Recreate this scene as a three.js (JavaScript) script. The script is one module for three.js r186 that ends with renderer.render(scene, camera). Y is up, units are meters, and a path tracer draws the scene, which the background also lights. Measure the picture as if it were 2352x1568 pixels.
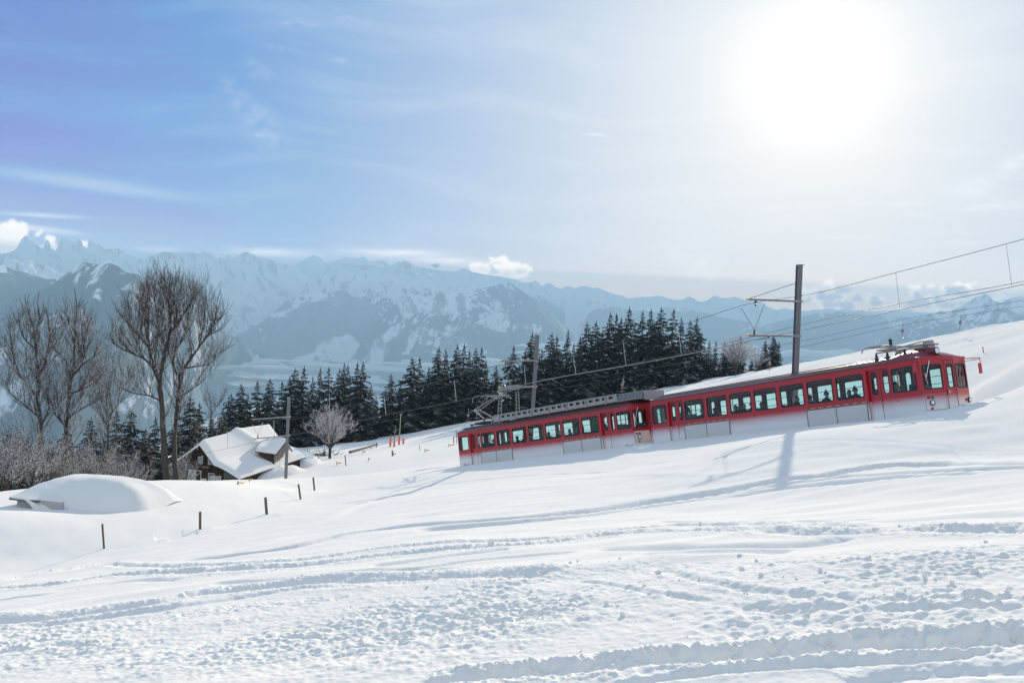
import * as THREE from 'three';
import { mergeGeometries, mergeVertices } from 'three/addons/utils/BufferGeometryUtils.js';
import { RoundedBoxGeometry } from 'three/addons/geometries/RoundedBoxGeometry.js';
import { MarchingCubes } from 'three/addons/objects/MarchingCubes.js';
import { FontLoader } from 'three/addons/loaders/FontLoader.js';

// ---------------------------------------------------------------- camera, sky, sun, exposure
const V = (x, y, z) => new THREE.Vector3(x, y, z), { clamp, lerp, smoothstep } = THREE.MathUtils, PI = Math.PI;
const scene = new THREE.Scene();
const camera = new THREE.PerspectiveCamera(2 * Math.atan(784 / 2110) * 180 / PI, 1024 / 682, 0.1, 120000);
camera.rotation.order = 'YXZ';
camera.rotation.set(-Math.atan(100 / 2110), 0, 2.8 * PI / 180);
camera.updateMatrixWorld(true);
const renderer = new THREE.WebGLRenderer({ antialias: true });
renderer.toneMapping = THREE.LinearToneMapping;
renderer.toneMappingExposure = 2.02;
renderer.shadowMap.enabled = true;

const FL = 2110, camR = V(1, 0, 0).applyQuaternion(camera.quaternion), camU = V(0, 1, 0).applyQuaternion(camera.quaternion), camF = V(0, 0, -1).applyQuaternion(camera.quaternion);
const rayTo = (X, Y) => camF.clone().addScaledVector(camR, (X - 1176) / FL).addScaledVector(camU, (784 - Y) / FL);
const P = (X, Y, d) => { const r = rayTo(X, Y); return r.multiplyScalar(d / -r.z); };            // the point seen at (X, Y), d metres ahead
const seenAt = (p) => { const w = p.dot(camF); return [1176 + FL * p.dot(camR) / w, 784 - FL * p.dot(camU) / w, w]; };

const SUN = rayTo(1872, 172).normalize();
const sun = new THREE.DirectionalLight(new THREE.Color(1, 0.875, 0.69), 4.6);
sun.position.copy(SUN).multiplyScalar(300).add(V(0, -10, -50));
sun.target.position.set(0, -10, -50);
sun.castShadow = true; sun.shadow.mapSize.set(4096, 4096); sun.shadow.radius = 1;
Object.assign(sun.shadow.camera, { left: -110, right: 110, top: 60, bottom: -60, near: 1, far: 700 });
scene.add(sun, sun.target);
scene.fog = new THREE.FogExp2(new THREE.Color(0.47, 0.76, 1.0), 1.15e-4);

// ---------------------------------------------------------------- noise
function rng(seed) { let s = seed >>> 0; return () => { s = (s + 0x6d2b79f5) | 0; let t = Math.imul(s ^ (s >>> 15), 1 | s); t = (t + Math.imul(t ^ (t >>> 7), 61 | t)) ^ t; return ((t ^ (t >>> 14)) >>> 0) / 4294967296; }; }
const PT = new Uint8Array(512), GX = new Float64Array(256), GY = new Float64Array(256);
{ const r = rng(7), a = [...Array(256).keys()]; for (let i = 255; i > 0; i--) { const j = Math.floor(r() * (i + 1)); [a[i], a[j]] = [a[j], a[i]]; } for (let i = 0; i < 512; i++) PT[i] = a[i & 255]; for (let i = 0; i < 256; i++) { GX[i] = Math.cos(i * 2.399963); GY[i] = Math.sin(i * 2.399963); } }
function n2(x, y) {                                                   // gradient noise, about -0.7 .. 0.7
  const ix = Math.floor(x), iy = Math.floor(y), fx = x - ix, fy = y - iy, X = ix & 255, Y = iy & 255;
  const u = fx * fx * fx * (fx * (fx * 6 - 15) + 10), v = fy * fy * fy * (fy * (fy * 6 - 15) + 10);
  const a = PT[PT[X] + Y], b = PT[PT[X + 1] + Y], c = PT[PT[X] + Y + 1], d = PT[PT[X + 1] + Y + 1];
  const p = GX[a] * fx + GY[a] * fy, q = GX[b] * (fx - 1) + GY[b] * fy, r = GX[c] * fx + GY[c] * (fy - 1), s = GX[d] * (fx - 1) + GY[d] * (fy - 1);
  return p + u * (q - p) + v * (r - p + u * (p - q - r + s));
}
function fbm(x, y, o = 4, g = 0.5) { let s = 0, a = 1; for (let i = 0; i < o; i++) { s += a * n2(x, y); x = x * 2.03 + 17.1; y = y * 2.03 - 5.3; a *= g; } return s; }
function ridged(x, y, o = 4) { let s = 0, a = 0.6, n = 0; for (let i = 0; i < o; i++) { s += a * (1 - Math.min(1, 2.2 * Math.abs(n2(x, y)))); n += a; x = x * 2.07 + 9.2; y = y * 2.07 + 3.7; a *= 0.5; } return s / n; }
const ss = (x, a, b) => { const t = Math.min(1, Math.max(0, (x - a) / (b - a))); return t * t * (3 - 2 * t); };

// ---------------------------------------------------------------- the sky: air and clouds
{
  const W = 4096, H = 2048, data = new Float32Array(W * H * 4), sunAz = Math.atan2(SUN.x, -SUN.z);
  // soft cloud patches: [X, Y, half width, half height, tilt, strength, grain of the noise, stretch]
  const soft = [
    [150, 412, 330, 26, 0.135, 0.34, 0, 0], [300, 440, 250, 15, 0.135, 0.16, 0, 0], [90, 494, 150, 7, 0.06, 0.7, 0, 0], [60, 522, 190, 12, 0.12, 0.8, 0, 0],
    [330, 570, 110, 12, 0.05, 0.55, 0.012, 3], [560, 574, 150, 17, 0.06, 0.7, 0.012, 4], [620, 590, 130, 14, 0.08, 0.55, 0.012, 3], [905, 580, 165, 15, 0.05, 0.62, 0.01, 4], [1010, 596, 140, 12, 0.1, 0.5, 0.01, 3],
    [590, 160, 32, 28, 0.4, 0.16, 0.03, 1], [535, 220, 45, 38, 0.7, 0.16, 0.03, 1], [600, 285, 52, 50, 0.7, 0.2, 0.03, 1], [625, 325, 48, 34, 0.3, 0.1, 0.03, 1],
    [690, 55, 60, 12, 0, 0.2, 0.04, 2], [820, 48, 60, 12, 0.1, 0.16, 0.04, 2], [775, 138, 40, 8, 0.15, 0.26, 0.05, 2], [650, 112, 70, 8, 0.2, 0.14, 0.04, 2],
    [1370, 309, 30, 3.2, 0.05, 0.75, 0, 0], [1395, 322, 16, 2, -0.2, 0.3, 0, 0], [1540, 493, 48, 4, 0, 0.6, 0.03, 4], [1640, 472, 40, 4, 0, 0.4, 0.03, 4], [1790, 477, 85, 5, -0.05, 0.55, 0.03, 4], [1980, 469, 60, 4, 0, 0.5, 0.03, 4], [2110, 466, 80, 6, -0.03, 0.55, 0.03, 4],
    [2300, 415, 110, 26, -0.25, 0.7, 0.02, 2.5], [2330, 375, 70, 22, -0.5, 0.7, 0.02, 2], [2280, 470, 90, 14, -0.05, 0.5, 0.025, 3], [2100, 490, 50, 5, 0, 0.5, 0.03, 4], [2230, 480, 60, 5, 0, 0.4, 0.03, 4], [1950, 545, 120, 5, 0.02, 0.3, 0.02, 5], [2150, 535, 130, 6, 0, 0.3, 0.02, 5], [2200, 558, 70, 4, 0, 0.3, 0.02, 5],
    [1580, 590, 62, 32, 0.3, 0.24, 0.03, 1], [1620, 630, 40, 38, -0.1, 0.34, 0.035, 1], [1535, 570, 50, 20, 0, 0.16, 0.03, 1],
  ];
  // heaped clouds on the skyline: a chain of round heads, the sun behind them
  const heaps = [
    [[1110, 620, 40, 24], [1135, 606, 32, 20], [1090, 634, 34, 16], [1120, 640, 30, 20], [1190, 622, 34, 22], [1206, 608, 22, 15], [1165, 634, 34, 18]],
    [[20, 565, 95, 48], [75, 592, 85, 42], [130, 606, 65, 34], [0, 600, 60, 40], [45, 540, 60, 26], [195, 578, 48, 24], [160, 596, 55, 28]],
    [[1925, 682, 60, 26], [1880, 676, 44, 20], [1905, 664, 34, 17], [1945, 666, 36, 18], [1975, 682, 36, 20], [1850, 690, 36, 14], [2010, 694, 40, 14], [1930, 700, 90, 12]],
    [[2112, 676, 26, 24], [2125, 694, 24, 26], [2100, 700, 22, 22], [2190, 668, 40, 22], [2220, 676, 44, 22], [2160, 690, 30, 20], [2250, 688, 40, 18], [2090, 712, 34, 14], [2190, 700, 60, 14], [2330, 690, 50, 14]],
  ];
  const mixTo = (c, r, g, b, k) => { c[0] += (r - c[0]) * k; c[1] += (g - c[1]) * k; c[2] += (b - c[2]) * k; };
  const c = [0, 0, 0];
  for (let row = 0; row < H; row++) {
    const el = ((row + 0.5) / H - 0.5) * PI, y = Math.sin(el), ce = Math.cos(el), deg = el * 180 / PI;
    for (let col = 0; col < W; col++) {
      const o = (row * W + col) * 4;
      if (deg < -0.6) { data[o] = 0.5; data[o + 1] = 0.6; data[o + 2] = 0.74; data[o + 3] = 1; continue; }
      const rd = ((col + 0.5) / W - 0.5) * 2 * PI, x = Math.cos(rd) * ce, z = Math.sin(rd) * ce;
      const g = Math.acos(clamp(x * SUN.x + y * SUN.y + z * SUN.z, -1, 1)) * 180 / PI, e = Math.exp(-g / 19.5), w = Math.exp(-((g / 34) ** 2)), hz = Math.exp(-Math.max(0, deg) / lerp(5, 12, w));
      const far = ss(g, 52, 100) * (0.30 + 0.9 * ss(deg, 14, 40)); c[0] = 0.02 + 0.97 * Math.exp(-((g / 20) ** 1.3)) + 0.80 * far; c[1] = 0.22 + 0.775 * Math.exp(-((g / 21.5) ** 1.3)) + 0.68 * far; c[2] = 0.63 + 0.33 * Math.exp(-((g / 22) ** 1.3)) + 0.30 * far;  // sky overhead, out of view, is whitened as added fill for shadows and haze
      mixTo(c, lerp(0.27, 0.93, w), lerp(0.55, 0.905, w), lerp(0.86, 0.87, w), hz * 0.88);
      mixTo(c, 0.98, 0.74, 0.62, 0.22 * ss(g, 38, 12) * Math.exp(-(((deg - 0.6) / 1.5) ** 2)));
      const az = Math.atan2(x, -z), near = Math.abs(az) < 0.72 && deg < 36;
      const st = fbm(az * 4 + 3, el * 40 + 1.4 * n2(az * 5, el * 12), near ? 5 : 3, 0.55), lo = fbm(az * 2.2 + 9, el * 9 + 4, 2);
      const vv = 0.06 + 0.46 * st + 0.16 * lo, veil = Math.min(0.5, 0.5 * (vv + Math.hypot(vv, 0.09))) * ss(deg, -1, 4);
      mixTo(c, lerp(0.48, 0.98, w), lerp(0.70, 0.97, w), lerp(0.92, 0.96, w), veil * 0.55);
      if (near && deg > -0.6) {
        const w3 = x * camF.x + y * camF.y + z * camF.z, X = 1176 + FL * (x * camR.x + y * camR.y + z * camR.z) / w3, Y = 784 - FL * (x * camU.x + y * camU.y + z * camU.z) / w3;
        for (const s of soft) {
          let dx = X - s[0], dy = Y - s[1]; if (Math.abs(dx) > s[2] * 1.9 + 40) continue;
          dy -= dx * s[4]; let q = (dx / s[2]) ** 2 + (dy / s[3]) ** 2; if (q > 5) continue;
          let k = Math.exp(-1.5 * q) * s[5];
          if (s[6]) k *= clamp(0.55 + 1.5 * fbm(X * s[6] / s[7] + s[0], Y * s[6] * (s[7] > 1 ? 2.2 : 1), 4, 0.6), 0, 1.5);
          mixTo(c, 0.84, 0.88, 0.94, Math.min(0.9, k)); if (w > 0.35) { c[0] += 0.10 * k; c[1] += 0.10 * k; c[2] += 0.07 * k; }
        }
        if (Y > 480 && (X < 290 || X > 1750 || (X > 1020 && X < 1270))) for (const hp of heaps) {
          let f = -1; const wob = fbm(X * 0.022, Y * 0.022, 5, 0.6);
          const wx = 16 * fbm(X * 0.03 + 40, Y * 0.03, 3), wy = 12 * fbm(X * 0.035 + 80, Y * 0.04, 3); for (const [a, b, p, q] of hp) { const t = 1 - Math.hypot((X + wx - a) / p, (Y + wy - b) / q); f = Math.max(f, t); }
          const t = 0.8 * f + 0.95 * wob - 0.06;
          if (t > 0) { const al = ss(t, 0.0, 0.3), core = ss(f + 0.6 * fbm(X * 0.028 + 9, Y * 0.034, 4, 0.6) + 0.004 * (Y - 680), 0.18, 0.85) * ss(X, 900, 1500); mixTo(c, lerp(1.05, 0.50, core), lerp(1.04, 0.57, core), lerp(1.02, 0.68, core), al * 0.88); }
        }
      }
      const core = 0.34 * Math.exp(-((g / 3.3) ** 2)) + 0.09 * Math.exp(-((g / 8) ** 2));
      const T = Math.exp(-1.15e-4 * Math.min(21500, 720 / Math.tan(Math.max(0.01, el))));             // what the haze before it takes away and adds
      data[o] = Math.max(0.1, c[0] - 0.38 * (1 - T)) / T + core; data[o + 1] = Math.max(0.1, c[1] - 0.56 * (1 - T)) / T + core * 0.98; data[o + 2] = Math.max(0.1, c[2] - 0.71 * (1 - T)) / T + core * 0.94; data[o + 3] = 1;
    }
  }
  const t = new THREE.DataTexture(data, W, H, THREE.RGBAFormat, THREE.FloatType);
  t.mapping = THREE.EquirectangularReflectionMapping; t.magFilter = THREE.LinearFilter; t.needsUpdate = true;
  for (let i = 0; i < data.length; i += 4) { data[i] /= 2.02; data[i + 1] /= 2.02; data[i + 2] /= 2.02; }
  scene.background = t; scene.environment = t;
}

// ---------------------------------------------------------------- naming and building helpers
const used = new Map();
function numbered(name) { const n = used.get(name) ?? 0; used.set(name, n + 1); return n ? name + '_' + String(n).padStart(3, '0') : name; }
function tag(o, label, category, group) { Object.assign(o.userData, { label, category }); if (group) o.userData.group = group; return o; }
function shade(m) { m.castShadow = true; m.receiveShadow = true; return m; }
function thing(name, label, category, pos, group) { const o = new THREE.Group(); o.name = numbered(name); if (pos) o.position.copy(pos); scene.add(o); return tag(o, label, category, group); }
function part(name, geo, mat, parent, label) { const m = shade(new THREE.Mesh(Array.isArray(geo) ? merge(geo) : geo, mat)); m.name = name; parent.add(m); if (label) m.userData.label = label; return m; }
function struct(name, geo, mat) { const m = shade(new THREE.Mesh(geo, mat)); m.name = numbered(name); m.userData.kind = 'structure'; scene.add(m); return m; }
function single(name, geo, mat, label, category, group) { const m = shade(new THREE.Mesh(Array.isArray(geo) ? merge(geo) : geo, mat)); m.name = numbered(name); scene.add(m); return tag(m, label, category, group); }
function dup(root, label, group) { const r = root.clone(); r.name = numbered(root.name.replace(/_\d{3}$/, '')); r.userData = { ...root.userData }; scene.add(r); if (label) r.userData.label = label; if (group) r.userData.group = group; return r; }
function merge(list) {
  list = list.map((g) => (g.index ? g.toNonIndexed() : g));
  const keys = ['position', 'normal', 'uv'];
  for (const g of list) { for (const k of Object.keys(g.attributes)) if (!keys.includes(k) && !(k === 'color' && list.every((h) => h.attributes.color))) g.deleteAttribute(k); if (!g.attributes.uv) g.setAttribute('uv', new THREE.BufferAttribute(new Float32Array(g.attributes.position.count * 2), 2)); if (!g.attributes.normal) g.computeVertexNormals(); }
  return list.length > 1 ? mergeGeometries(list) : list[0];
}
const box = (w, h, d, x = 0, y = 0, z = 0, ry = 0) => { const g = new THREE.BoxGeometry(w, h, d); if (ry) g.rotateY(ry); return g.translate(x, y, z); };
const rbox = (w, h, d, x = 0, y = 0, z = 0, r = 0.02) => new RoundedBoxGeometry(w, h, d, 2, r).translate(x, y, z);
const _up = V(0, 1, 0);
function rod(a, b, r0, r1 = r0, n = 6) { const d = b.clone().sub(a), L = d.length(), g = new THREE.CylinderGeometry(r1, r0, L, n, 1); g.translate(0, L / 2, 0); g.applyQuaternion(new THREE.Quaternion().setFromUnitVectors(_up, d.normalize())); return g.translate(a.x, a.y, a.z); }
const path = (pts, r, n = 5) => merge(pts.slice(1).map((p, i) => rod(pts[i], p, r, r, n)));
const lin = (r, g, b) => new THREE.Color().setRGB(r, g, b);
const mat = (r, g, b, rough = 0.7, extra = {}) => new THREE.MeshStandardMaterial({ color: lin(r, g, b), roughness: rough, ...extra });
function canvasTex(w, h, draw, srgb = true) { const c = document.createElement('canvas'); c.width = w; c.height = h; draw(c.getContext('2d'), w, h); const t = new THREE.CanvasTexture(c); t.wrapS = t.wrapT = THREE.RepeatWrapping; if (srgb) t.colorSpace = THREE.SRGBColorSpace; return t; }
function noiseTex(n, f) { const d = new Uint8Array(n * n * 4); for (let y = 0; y < n; y++) for (let x = 0; x < n; x++) { const v = clamp(f(x / n, y / n), 0, 1) * 255, o = (y * n + x) * 4; d[o] = d[o + 1] = d[o + 2] = v; d[o + 3] = 255; } const t = new THREE.DataTexture(d, n, n); t.wrapS = t.wrapT = THREE.RepeatWrapping; t.magFilter = THREE.LinearFilter; t.needsUpdate = true; return t; }

// ---------------------------------------------------------------- the snow slope
const plane0 = (x, d) => -1.7 + 0.2026 * x - 0.1472 * d;
const onPlane = (X, Y) => { const r = rayTo(X, Y), d = -r.z, t = -1.7 / (r.y - 0.2026 * r.x + 0.1472 * d); return r.multiplyScalar(t); };
// the two carriages' frames: a point on the near wall, level with the window sills, and the axes along, up and out of it
function carFrame(x, y, d, az, pit) {
  az *= PI / 180; pit *= PI / 180;
  const a = V(Math.sin(az) * Math.cos(pit), Math.sin(pit), Math.cos(az) * Math.cos(pit)), ac = V(Math.cos(az), 0, -Math.sin(az)), n = ac.clone().negate(), v = n.clone().cross(a).normalize();
  const m = new THREE.Matrix4().makeBasis(a, v, a.clone().cross(v).normalize()).setPosition(x, y, -d);
  return { m, at: (s, h, q = 0) => V(s, h, -q).applyMatrix4(m) };
}
const upperCar = carFrame(12.266, -4.333, 41.147, 31.94, 12.99), lowerCar = carFrame(1.368, -8.694, 55.657, 39.91, 13.65);
let groundY;
{
  const ctl = [];
  const add = (p) => ctl.push([p.x, -p.z, p.y - plane0(p.x, -p.z)]);
  for (const [X, Y] of [[0, 1568], [600, 1568], [1176, 1568], [1800, 1568], [2352, 1568], [0, 1440], [600, 1400], [1176, 1400], [1800, 1400], [2352, 1400], [300, 1370], [800, 1300], [1300, 1280], [1700, 1270], [2352, 1280]]) add(onPlane(X, Y));
  for (const [X, Y, d] of [[1800, 1150, 18.5], [1500, 1150, 21], [1176, 1180, 20.5], [2352, 1150, 13], [2352, 1050, 21], [2100, 1080, 18.5], [1750, 1012, 31.5], [2100, 985, 27.5], [1450, 1075, 34], [1176, 1110, 33.5], [900, 1150, 33],
    [0, 1300, 31], [238, 1260, 32.5], [459, 1216, 35], [611, 1181, 38.5], [690, 1147, 46], [722, 1127, 54], [0, 1180, 37.5], [110, 1170, 40], [380, 1121, 46], [520, 1108, 51], [640, 1114, 57], [656, 1121, 84], [1000, 1082, 52],
    [390, 1112, 70], [470, 1116, 104], [560, 1105, 108], [690, 1075, 118], [342, 1112, 115], [100, 1170, 75], [798, 1016, 190], [890, 1002, 200], [1002, 980, 205], [1097, 963, 210], [780, 1062, 118], [980, 1033, 128], [1050, 1005, 150], [880, 1040, 130],
    [1485, 900, 225], [1562, 887, 218], [1626, 873, 210], [1690, 863, 200], [1738, 853, 190], [1802, 843, 180], [1840, 836, 162], [2000, 809, 128], [2200, 770, 106], [2352, 741, 92], [2352, 790, 60], [2300, 850, 47], [2352, 880, 38], [2352, 925, 29.5], [2270, 928, 31], [2240, 900, 48], [1600, 895, 120],
    [400, 1050, 190], [100, 1060, 150], [250, 1070, 220]]) add(P(X, Y, d));
  for (const s of [-8, -4, 0, 4, 7]) { add(upperCar.at(s, -0.97, -0.02)); add(upperCar.at(s, -0.8, 6)); }
  for (const s of [-7, -3.5, 0, 4, 8]) { add(lowerCar.at(s, -0.97, -0.02)); add(lowerCar.at(s, -0.8, 6)); }
  for (const [x, d] of [[-20, 0], [20, 0], [0, -20], [40, 20], [-60, 10], [60, -10], [-40, -30], [0, 1]]) ctl.push([x, d, 0]);
  const n = ctl.length, m = n + 3, A = Array.from({ length: m }, () => new Float64Array(m + 1)), K = (q) => (q > 1e-9 ? 0.5 * q * Math.log(q) : 0);
  for (let i = 0; i < n; i++) {
    for (let j = 0; j < n; j++) A[i][j] = K((ctl[i][0] - ctl[j][0]) ** 2 + (ctl[i][1] - ctl[j][1]) ** 2) + (i === j ? 0.6 : 0);
    A[i][n] = A[n][i] = 1; A[i][n + 1] = A[n + 1][i] = ctl[i][0]; A[i][n + 2] = A[n + 2][i] = ctl[i][1]; A[i][m] = ctl[i][2];
  }
  for (let i = 0; i < m; i++) { let p = i; for (let j = i + 1; j < m; j++) if (Math.abs(A[j][i]) > Math.abs(A[p][i])) p = j; [A[i], A[p]] = [A[p], A[i]]; for (let j = 0; j < m; j++) if (j !== i) { const f = A[j][i] / A[i][i]; if (f) for (let k = i; k <= m; k++) A[j][k] -= f * A[i][k]; } }
  const w = A.map((r, i) => r[m] / r[i]);
  const tps = (x, d) => { let s = w[n] + w[n + 1] * x + w[n + 2] * d; for (let i = 0; i < n; i++) s += w[i] * K((x - ctl[i][0]) ** 2 + (d - ctl[i][1]) ** 2); return s; };
  const x0 = -170, d0 = -50, h = 2, nx = 171, nd = 171, T = new Float32Array(nx * nd);
  for (let j = 0; j < nd; j++) for (let i = 0; i < nx; i++) T[j * nx + i] = tps(x0 + i * h, d0 + j * h);
  const cub = (a, b, c, d, t) => b + 0.5 * t * (c - a + t * (2 * a - 5 * b + 4 * c - d + t * (3 * (b - c) + d - a)));
  const res = (x, d) => {
    const u = clamp((x - x0) / h, 1, nx - 3), v = clamp((d - d0) / h, 1, nd - 3), i = Math.floor(u), j = Math.floor(v), r = (k) => { const o = (j + k) * nx + i; return cub(T[o - 1], T[o], T[o + 1], T[o + 2], u - i); };
    return cub(r(-1), r(0), r(1), r(2), v - j);
  };
  groundY = (x, z) => {
    const d = -z, r = Math.hypot(x, d);
    if (r < 230) return plane0(x, d) + res(x, d) + (r > 40 ? (0.25 * fbm(x * 0.06, d * 0.06, 3) + 0.55 * ss(x, 5, 30) * fbm(x * 0.07 + 0.04 * d, d * 0.17, 4, 0.55)) * ss(r, 42, 85) : 0);
    const k = 230 / r, e = plane0(x * k, d * k) + res(x * k, d * k), q = r - 230;
    return Math.max(-1175, e - 0.36 * q - 0.0002 * q * q + Math.min(q, 200) * 0.05 * fbm(x * 0.004, d * 0.004, 3));
  };
}
const onGround = (x, z) => V(x, groundY(x, z), z);
function hit(X, Y) { const r = rayTo(X, Y).normalize(); let t0 = 2, t = 2; for (; t < 400; t *= 1.02) { const p = r.clone().multiplyScalar(t); if (p.y < groundY(p.x, p.z)) break; t0 = t; } for (let i = 0; i < 24; i++) { const m = (t0 + t) / 2, p = r.clone().multiplyScalar(m); if (p.y < groundY(p.x, p.z)) t = m; else t0 = m; } return r.multiplyScalar(t); }

// ski tracks: [width m, depth m, berm m, chunkiness, points in the photograph]
const trackList = [
  [0.2, 0.30, 0.10, 0.2, [412, 1287, 540, 1275, 680, 1253, 800, 1227, 940, 1207, 1130, 1195, 1300, 1180, 1505, 1151, 1645, 1130, 1805, 1102, 1925, 1090, 2025, 1072, 2146, 1067, 2352, 1065]],
  [0.17, 0.24, 0.06, 0.15, [940, 1219, 1130, 1204, 1300, 1188, 1505, 1160, 1785, 1114, 1985, 1092, 2146, 1082, 2352, 1074]],
  [0.15, 0.2, 0.05, 0.1, [1600, 1150, 1785, 1124, 1985, 1103, 2265, 1086]],
  [0.28, 0.26, 0.14, 0.4, [1900, 1092, 1985, 1080, 2060, 1070, 2146, 1068]],
  [0.14, 0.10, 0.07, 0.8, [0, 1336, 120, 1312, 240, 1298, 300, 1300, 420, 1301, 560, 1295, 680, 1287, 840, 1264, 940, 1255, 1100, 1246, 1300, 1232, 1450, 1215, 1640, 1206, 1850, 1208, 2000, 1216, 2146, 1219, 2352, 1213]],
  [0.16, 0.12, 0.08, 1.0, [0, 1350, 100, 1346, 200, 1332, 280, 1320, 360, 1316, 520, 1311, 680, 1299, 800, 1284, 940, 1271, 1120, 1256, 1250, 1247, 1420, 1228, 1640, 1220, 1800, 1224, 1950, 1226, 2150, 1222, 2352, 1219]],
  [0.12, 0.09, 0.03, 0.1, [0, 1376, 100, 1366, 240, 1344, 320, 1334, 416, 1332]],
  [0.10, 0.07, 0.02, 0.1, [480, 1344, 600, 1334, 800, 1316, 940, 1309, 1060, 1306]],
  [0.20, 0.16, 0.10, 0.7, [0, 1428, 120, 1420, 240, 1404, 360, 1388, 440, 1368, 520, 1356, 640, 1344, 760, 1334, 940, 1330, 1060, 1324, 1180, 1322, 1260, 1322]],
  [0.10, 0.06, 0.03, 0.4, [0, 1440, 160, 1430, 380, 1398, 520, 1376, 700, 1352, 900, 1344, 1050, 1340]],
  [0.16, 0.11, 0.06, 0.2, [847, 1303, 960, 1288, 1050, 1276, 1110, 1270, 1170, 1262]],
  [0.07, 0.05, 0.02, 0.3, [847, 1318, 1000, 1300, 1110, 1285, 1200, 1275, 1330, 1262]],
  [0.15, 0.11, 0.03, 0.1, [1370, 1256, 1505, 1258, 1600, 1258, 1685, 1254, 1865, 1246, 1960, 1236]],
  [0.12, 0.07, 0.03, 0.2, [1480, 1269, 1600, 1270, 1700, 1264, 1820, 1262]],
  [0.08, 0.06, 0.02, 0.1, [1500, 1196, 1700, 1199, 1900, 1196, 2020, 1190]],
  [0.24, 0.10, 0.03, 0.05, [1960, 1200, 2080, 1194, 2200, 1186, 2300, 1182, 2352, 1180]],
  [0.06, 0.05, 0.04, 0.7, [1510, 1300, 1565, 1321, 1645, 1345, 1745, 1361, 1905, 1373, 2065, 1385, 2226, 1379, 2352, 1379]],
  [0.05, 0.045, 0.03, 0.5, [1330, 1330, 1420, 1345, 1505, 1365, 1638, 1381]],
  [0.075, 0.075, 0.04, 0.5, [1713, 1389, 1760, 1396, 1805, 1404, 1905, 1396, 1950, 1392]],
  [0.06, 0.06, 0.035, 0.5, [2025, 1405, 2106, 1407, 2186, 1405, 2352, 1400]],
  [0.115, 0.12, 0.15, 1.1, [940, 1575, 1120, 1556, 1250, 1545, 1400, 1530, 1505, 1519, 1665, 1515, 1825, 1503, 1985, 1487, 2146, 1483, 2352, 1475]],
  [0.05, 0.055, 0.045, 0.5, [1400, 1580, 1505, 1566, 1706, 1547, 1905, 1531, 2146, 1518, 2352, 1496]],
  [0.07, 0.06, 0.04, 0.5, [1950, 1572, 2006, 1562, 2186, 1546, 2352, 1540]],
  [0.09, 0.06, 0.06, 0.6, [-40, 1502, 0, 1497, 60, 1492, 120, 1480, 180, 1494]],
  [0.5, 0.22, 0.0, 0.0, [524, 1209, 560, 1199, 620, 1184]], [0.5, 0.2, 0.0, 0.0, [368, 1238, 440, 1222]], [0.35, 0.16, 0.05, 0.0, [780, 1188, 860, 1152, 940, 1130, 1000, 1110]], [0.3, 0.1, 0.02, 0.0, [820, 1176, 880, 1150, 960, 1118]],
  [0.06, 0.04, 0.01, 0.1, [2226, 858, 2352, 848]],
];
const tracks = trackList.map(([w, dep, berm, chunk, f], id) => {
  const e = [...f], n = f.length; if (f[0] <= 0) e.unshift(f[0] - 300, f[1] - 300 * (f[3] - f[1]) / (f[2] - f[0])); if (f[n - 2] >= 2352) e.push(f[n - 2] + 300, f[n - 1] + 300 * clamp((f[n - 1] - f[n - 3]) / (f[n - 2] - f[n - 4]), -0.12, 0.12)); f = e;
  const pts = []; for (let i = 0; i < f.length; i += 2) { const p = hit(f[i], f[i + 1]); pts.push([p.x, -p.z]); }
  const c = new THREE.CatmullRomCurve3(pts.map(([x, d]) => V(x, 0, d)), false, 'centripetal').getPoints(pts.length * 4).map((p) => [p.x, p.z]);
  const R = w * 5; return { w, dep, berm, chunk, c, id, R, lo: [Math.min(...c.map((p) => p[0])) - R, Math.min(...c.map((p) => p[1])) - R], hi: [Math.max(...c.map((p) => p[0])) + R, Math.max(...c.map((p) => p[1])) + R] };
});
// the trampled band across the foreground, by bearing: how far off it begins and ends
const bandOf = (f) => { const t = []; for (let i = 0; i < f.length; i += 2) { const p = hit(f[i], f[i + 1]); t.push([Math.atan2(p.x, -p.z), Math.hypot(p.x, p.z)]); } return (a) => { if (a <= t[0][0]) return t[0][1]; for (let i = 1; i < t.length; i++) if (a < t[i][0]) return lerp(t[i - 1][1], t[i][1], (a - t[i - 1][0]) / (t[i][0] - t[i - 1][0])); return t[t.length - 1][1]; }; };
const bandFar = bandOf([0, 1440, 280, 1420, 600, 1376, 940, 1352, 1199, 1312, 1340, 1290, 1706, 1285, 1905, 1274, 2106, 1258, 2352, 1243]), bandNear = bandOf([0, 1492, 500, 1478, 940, 1450, 1300, 1432, 1600, 1425, 1800, 1410, 2352, 1375]);
function roughAt(x, d) { const a = Math.atan2(x, d), r = Math.hypot(x, d), f = bandFar(a), n = bandNear(a); return ss(r, f * 1.03, f * 0.93) * (0.16 + 0.84 * ss(r, n * 0.72, n * 1.05)) ; }
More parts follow.
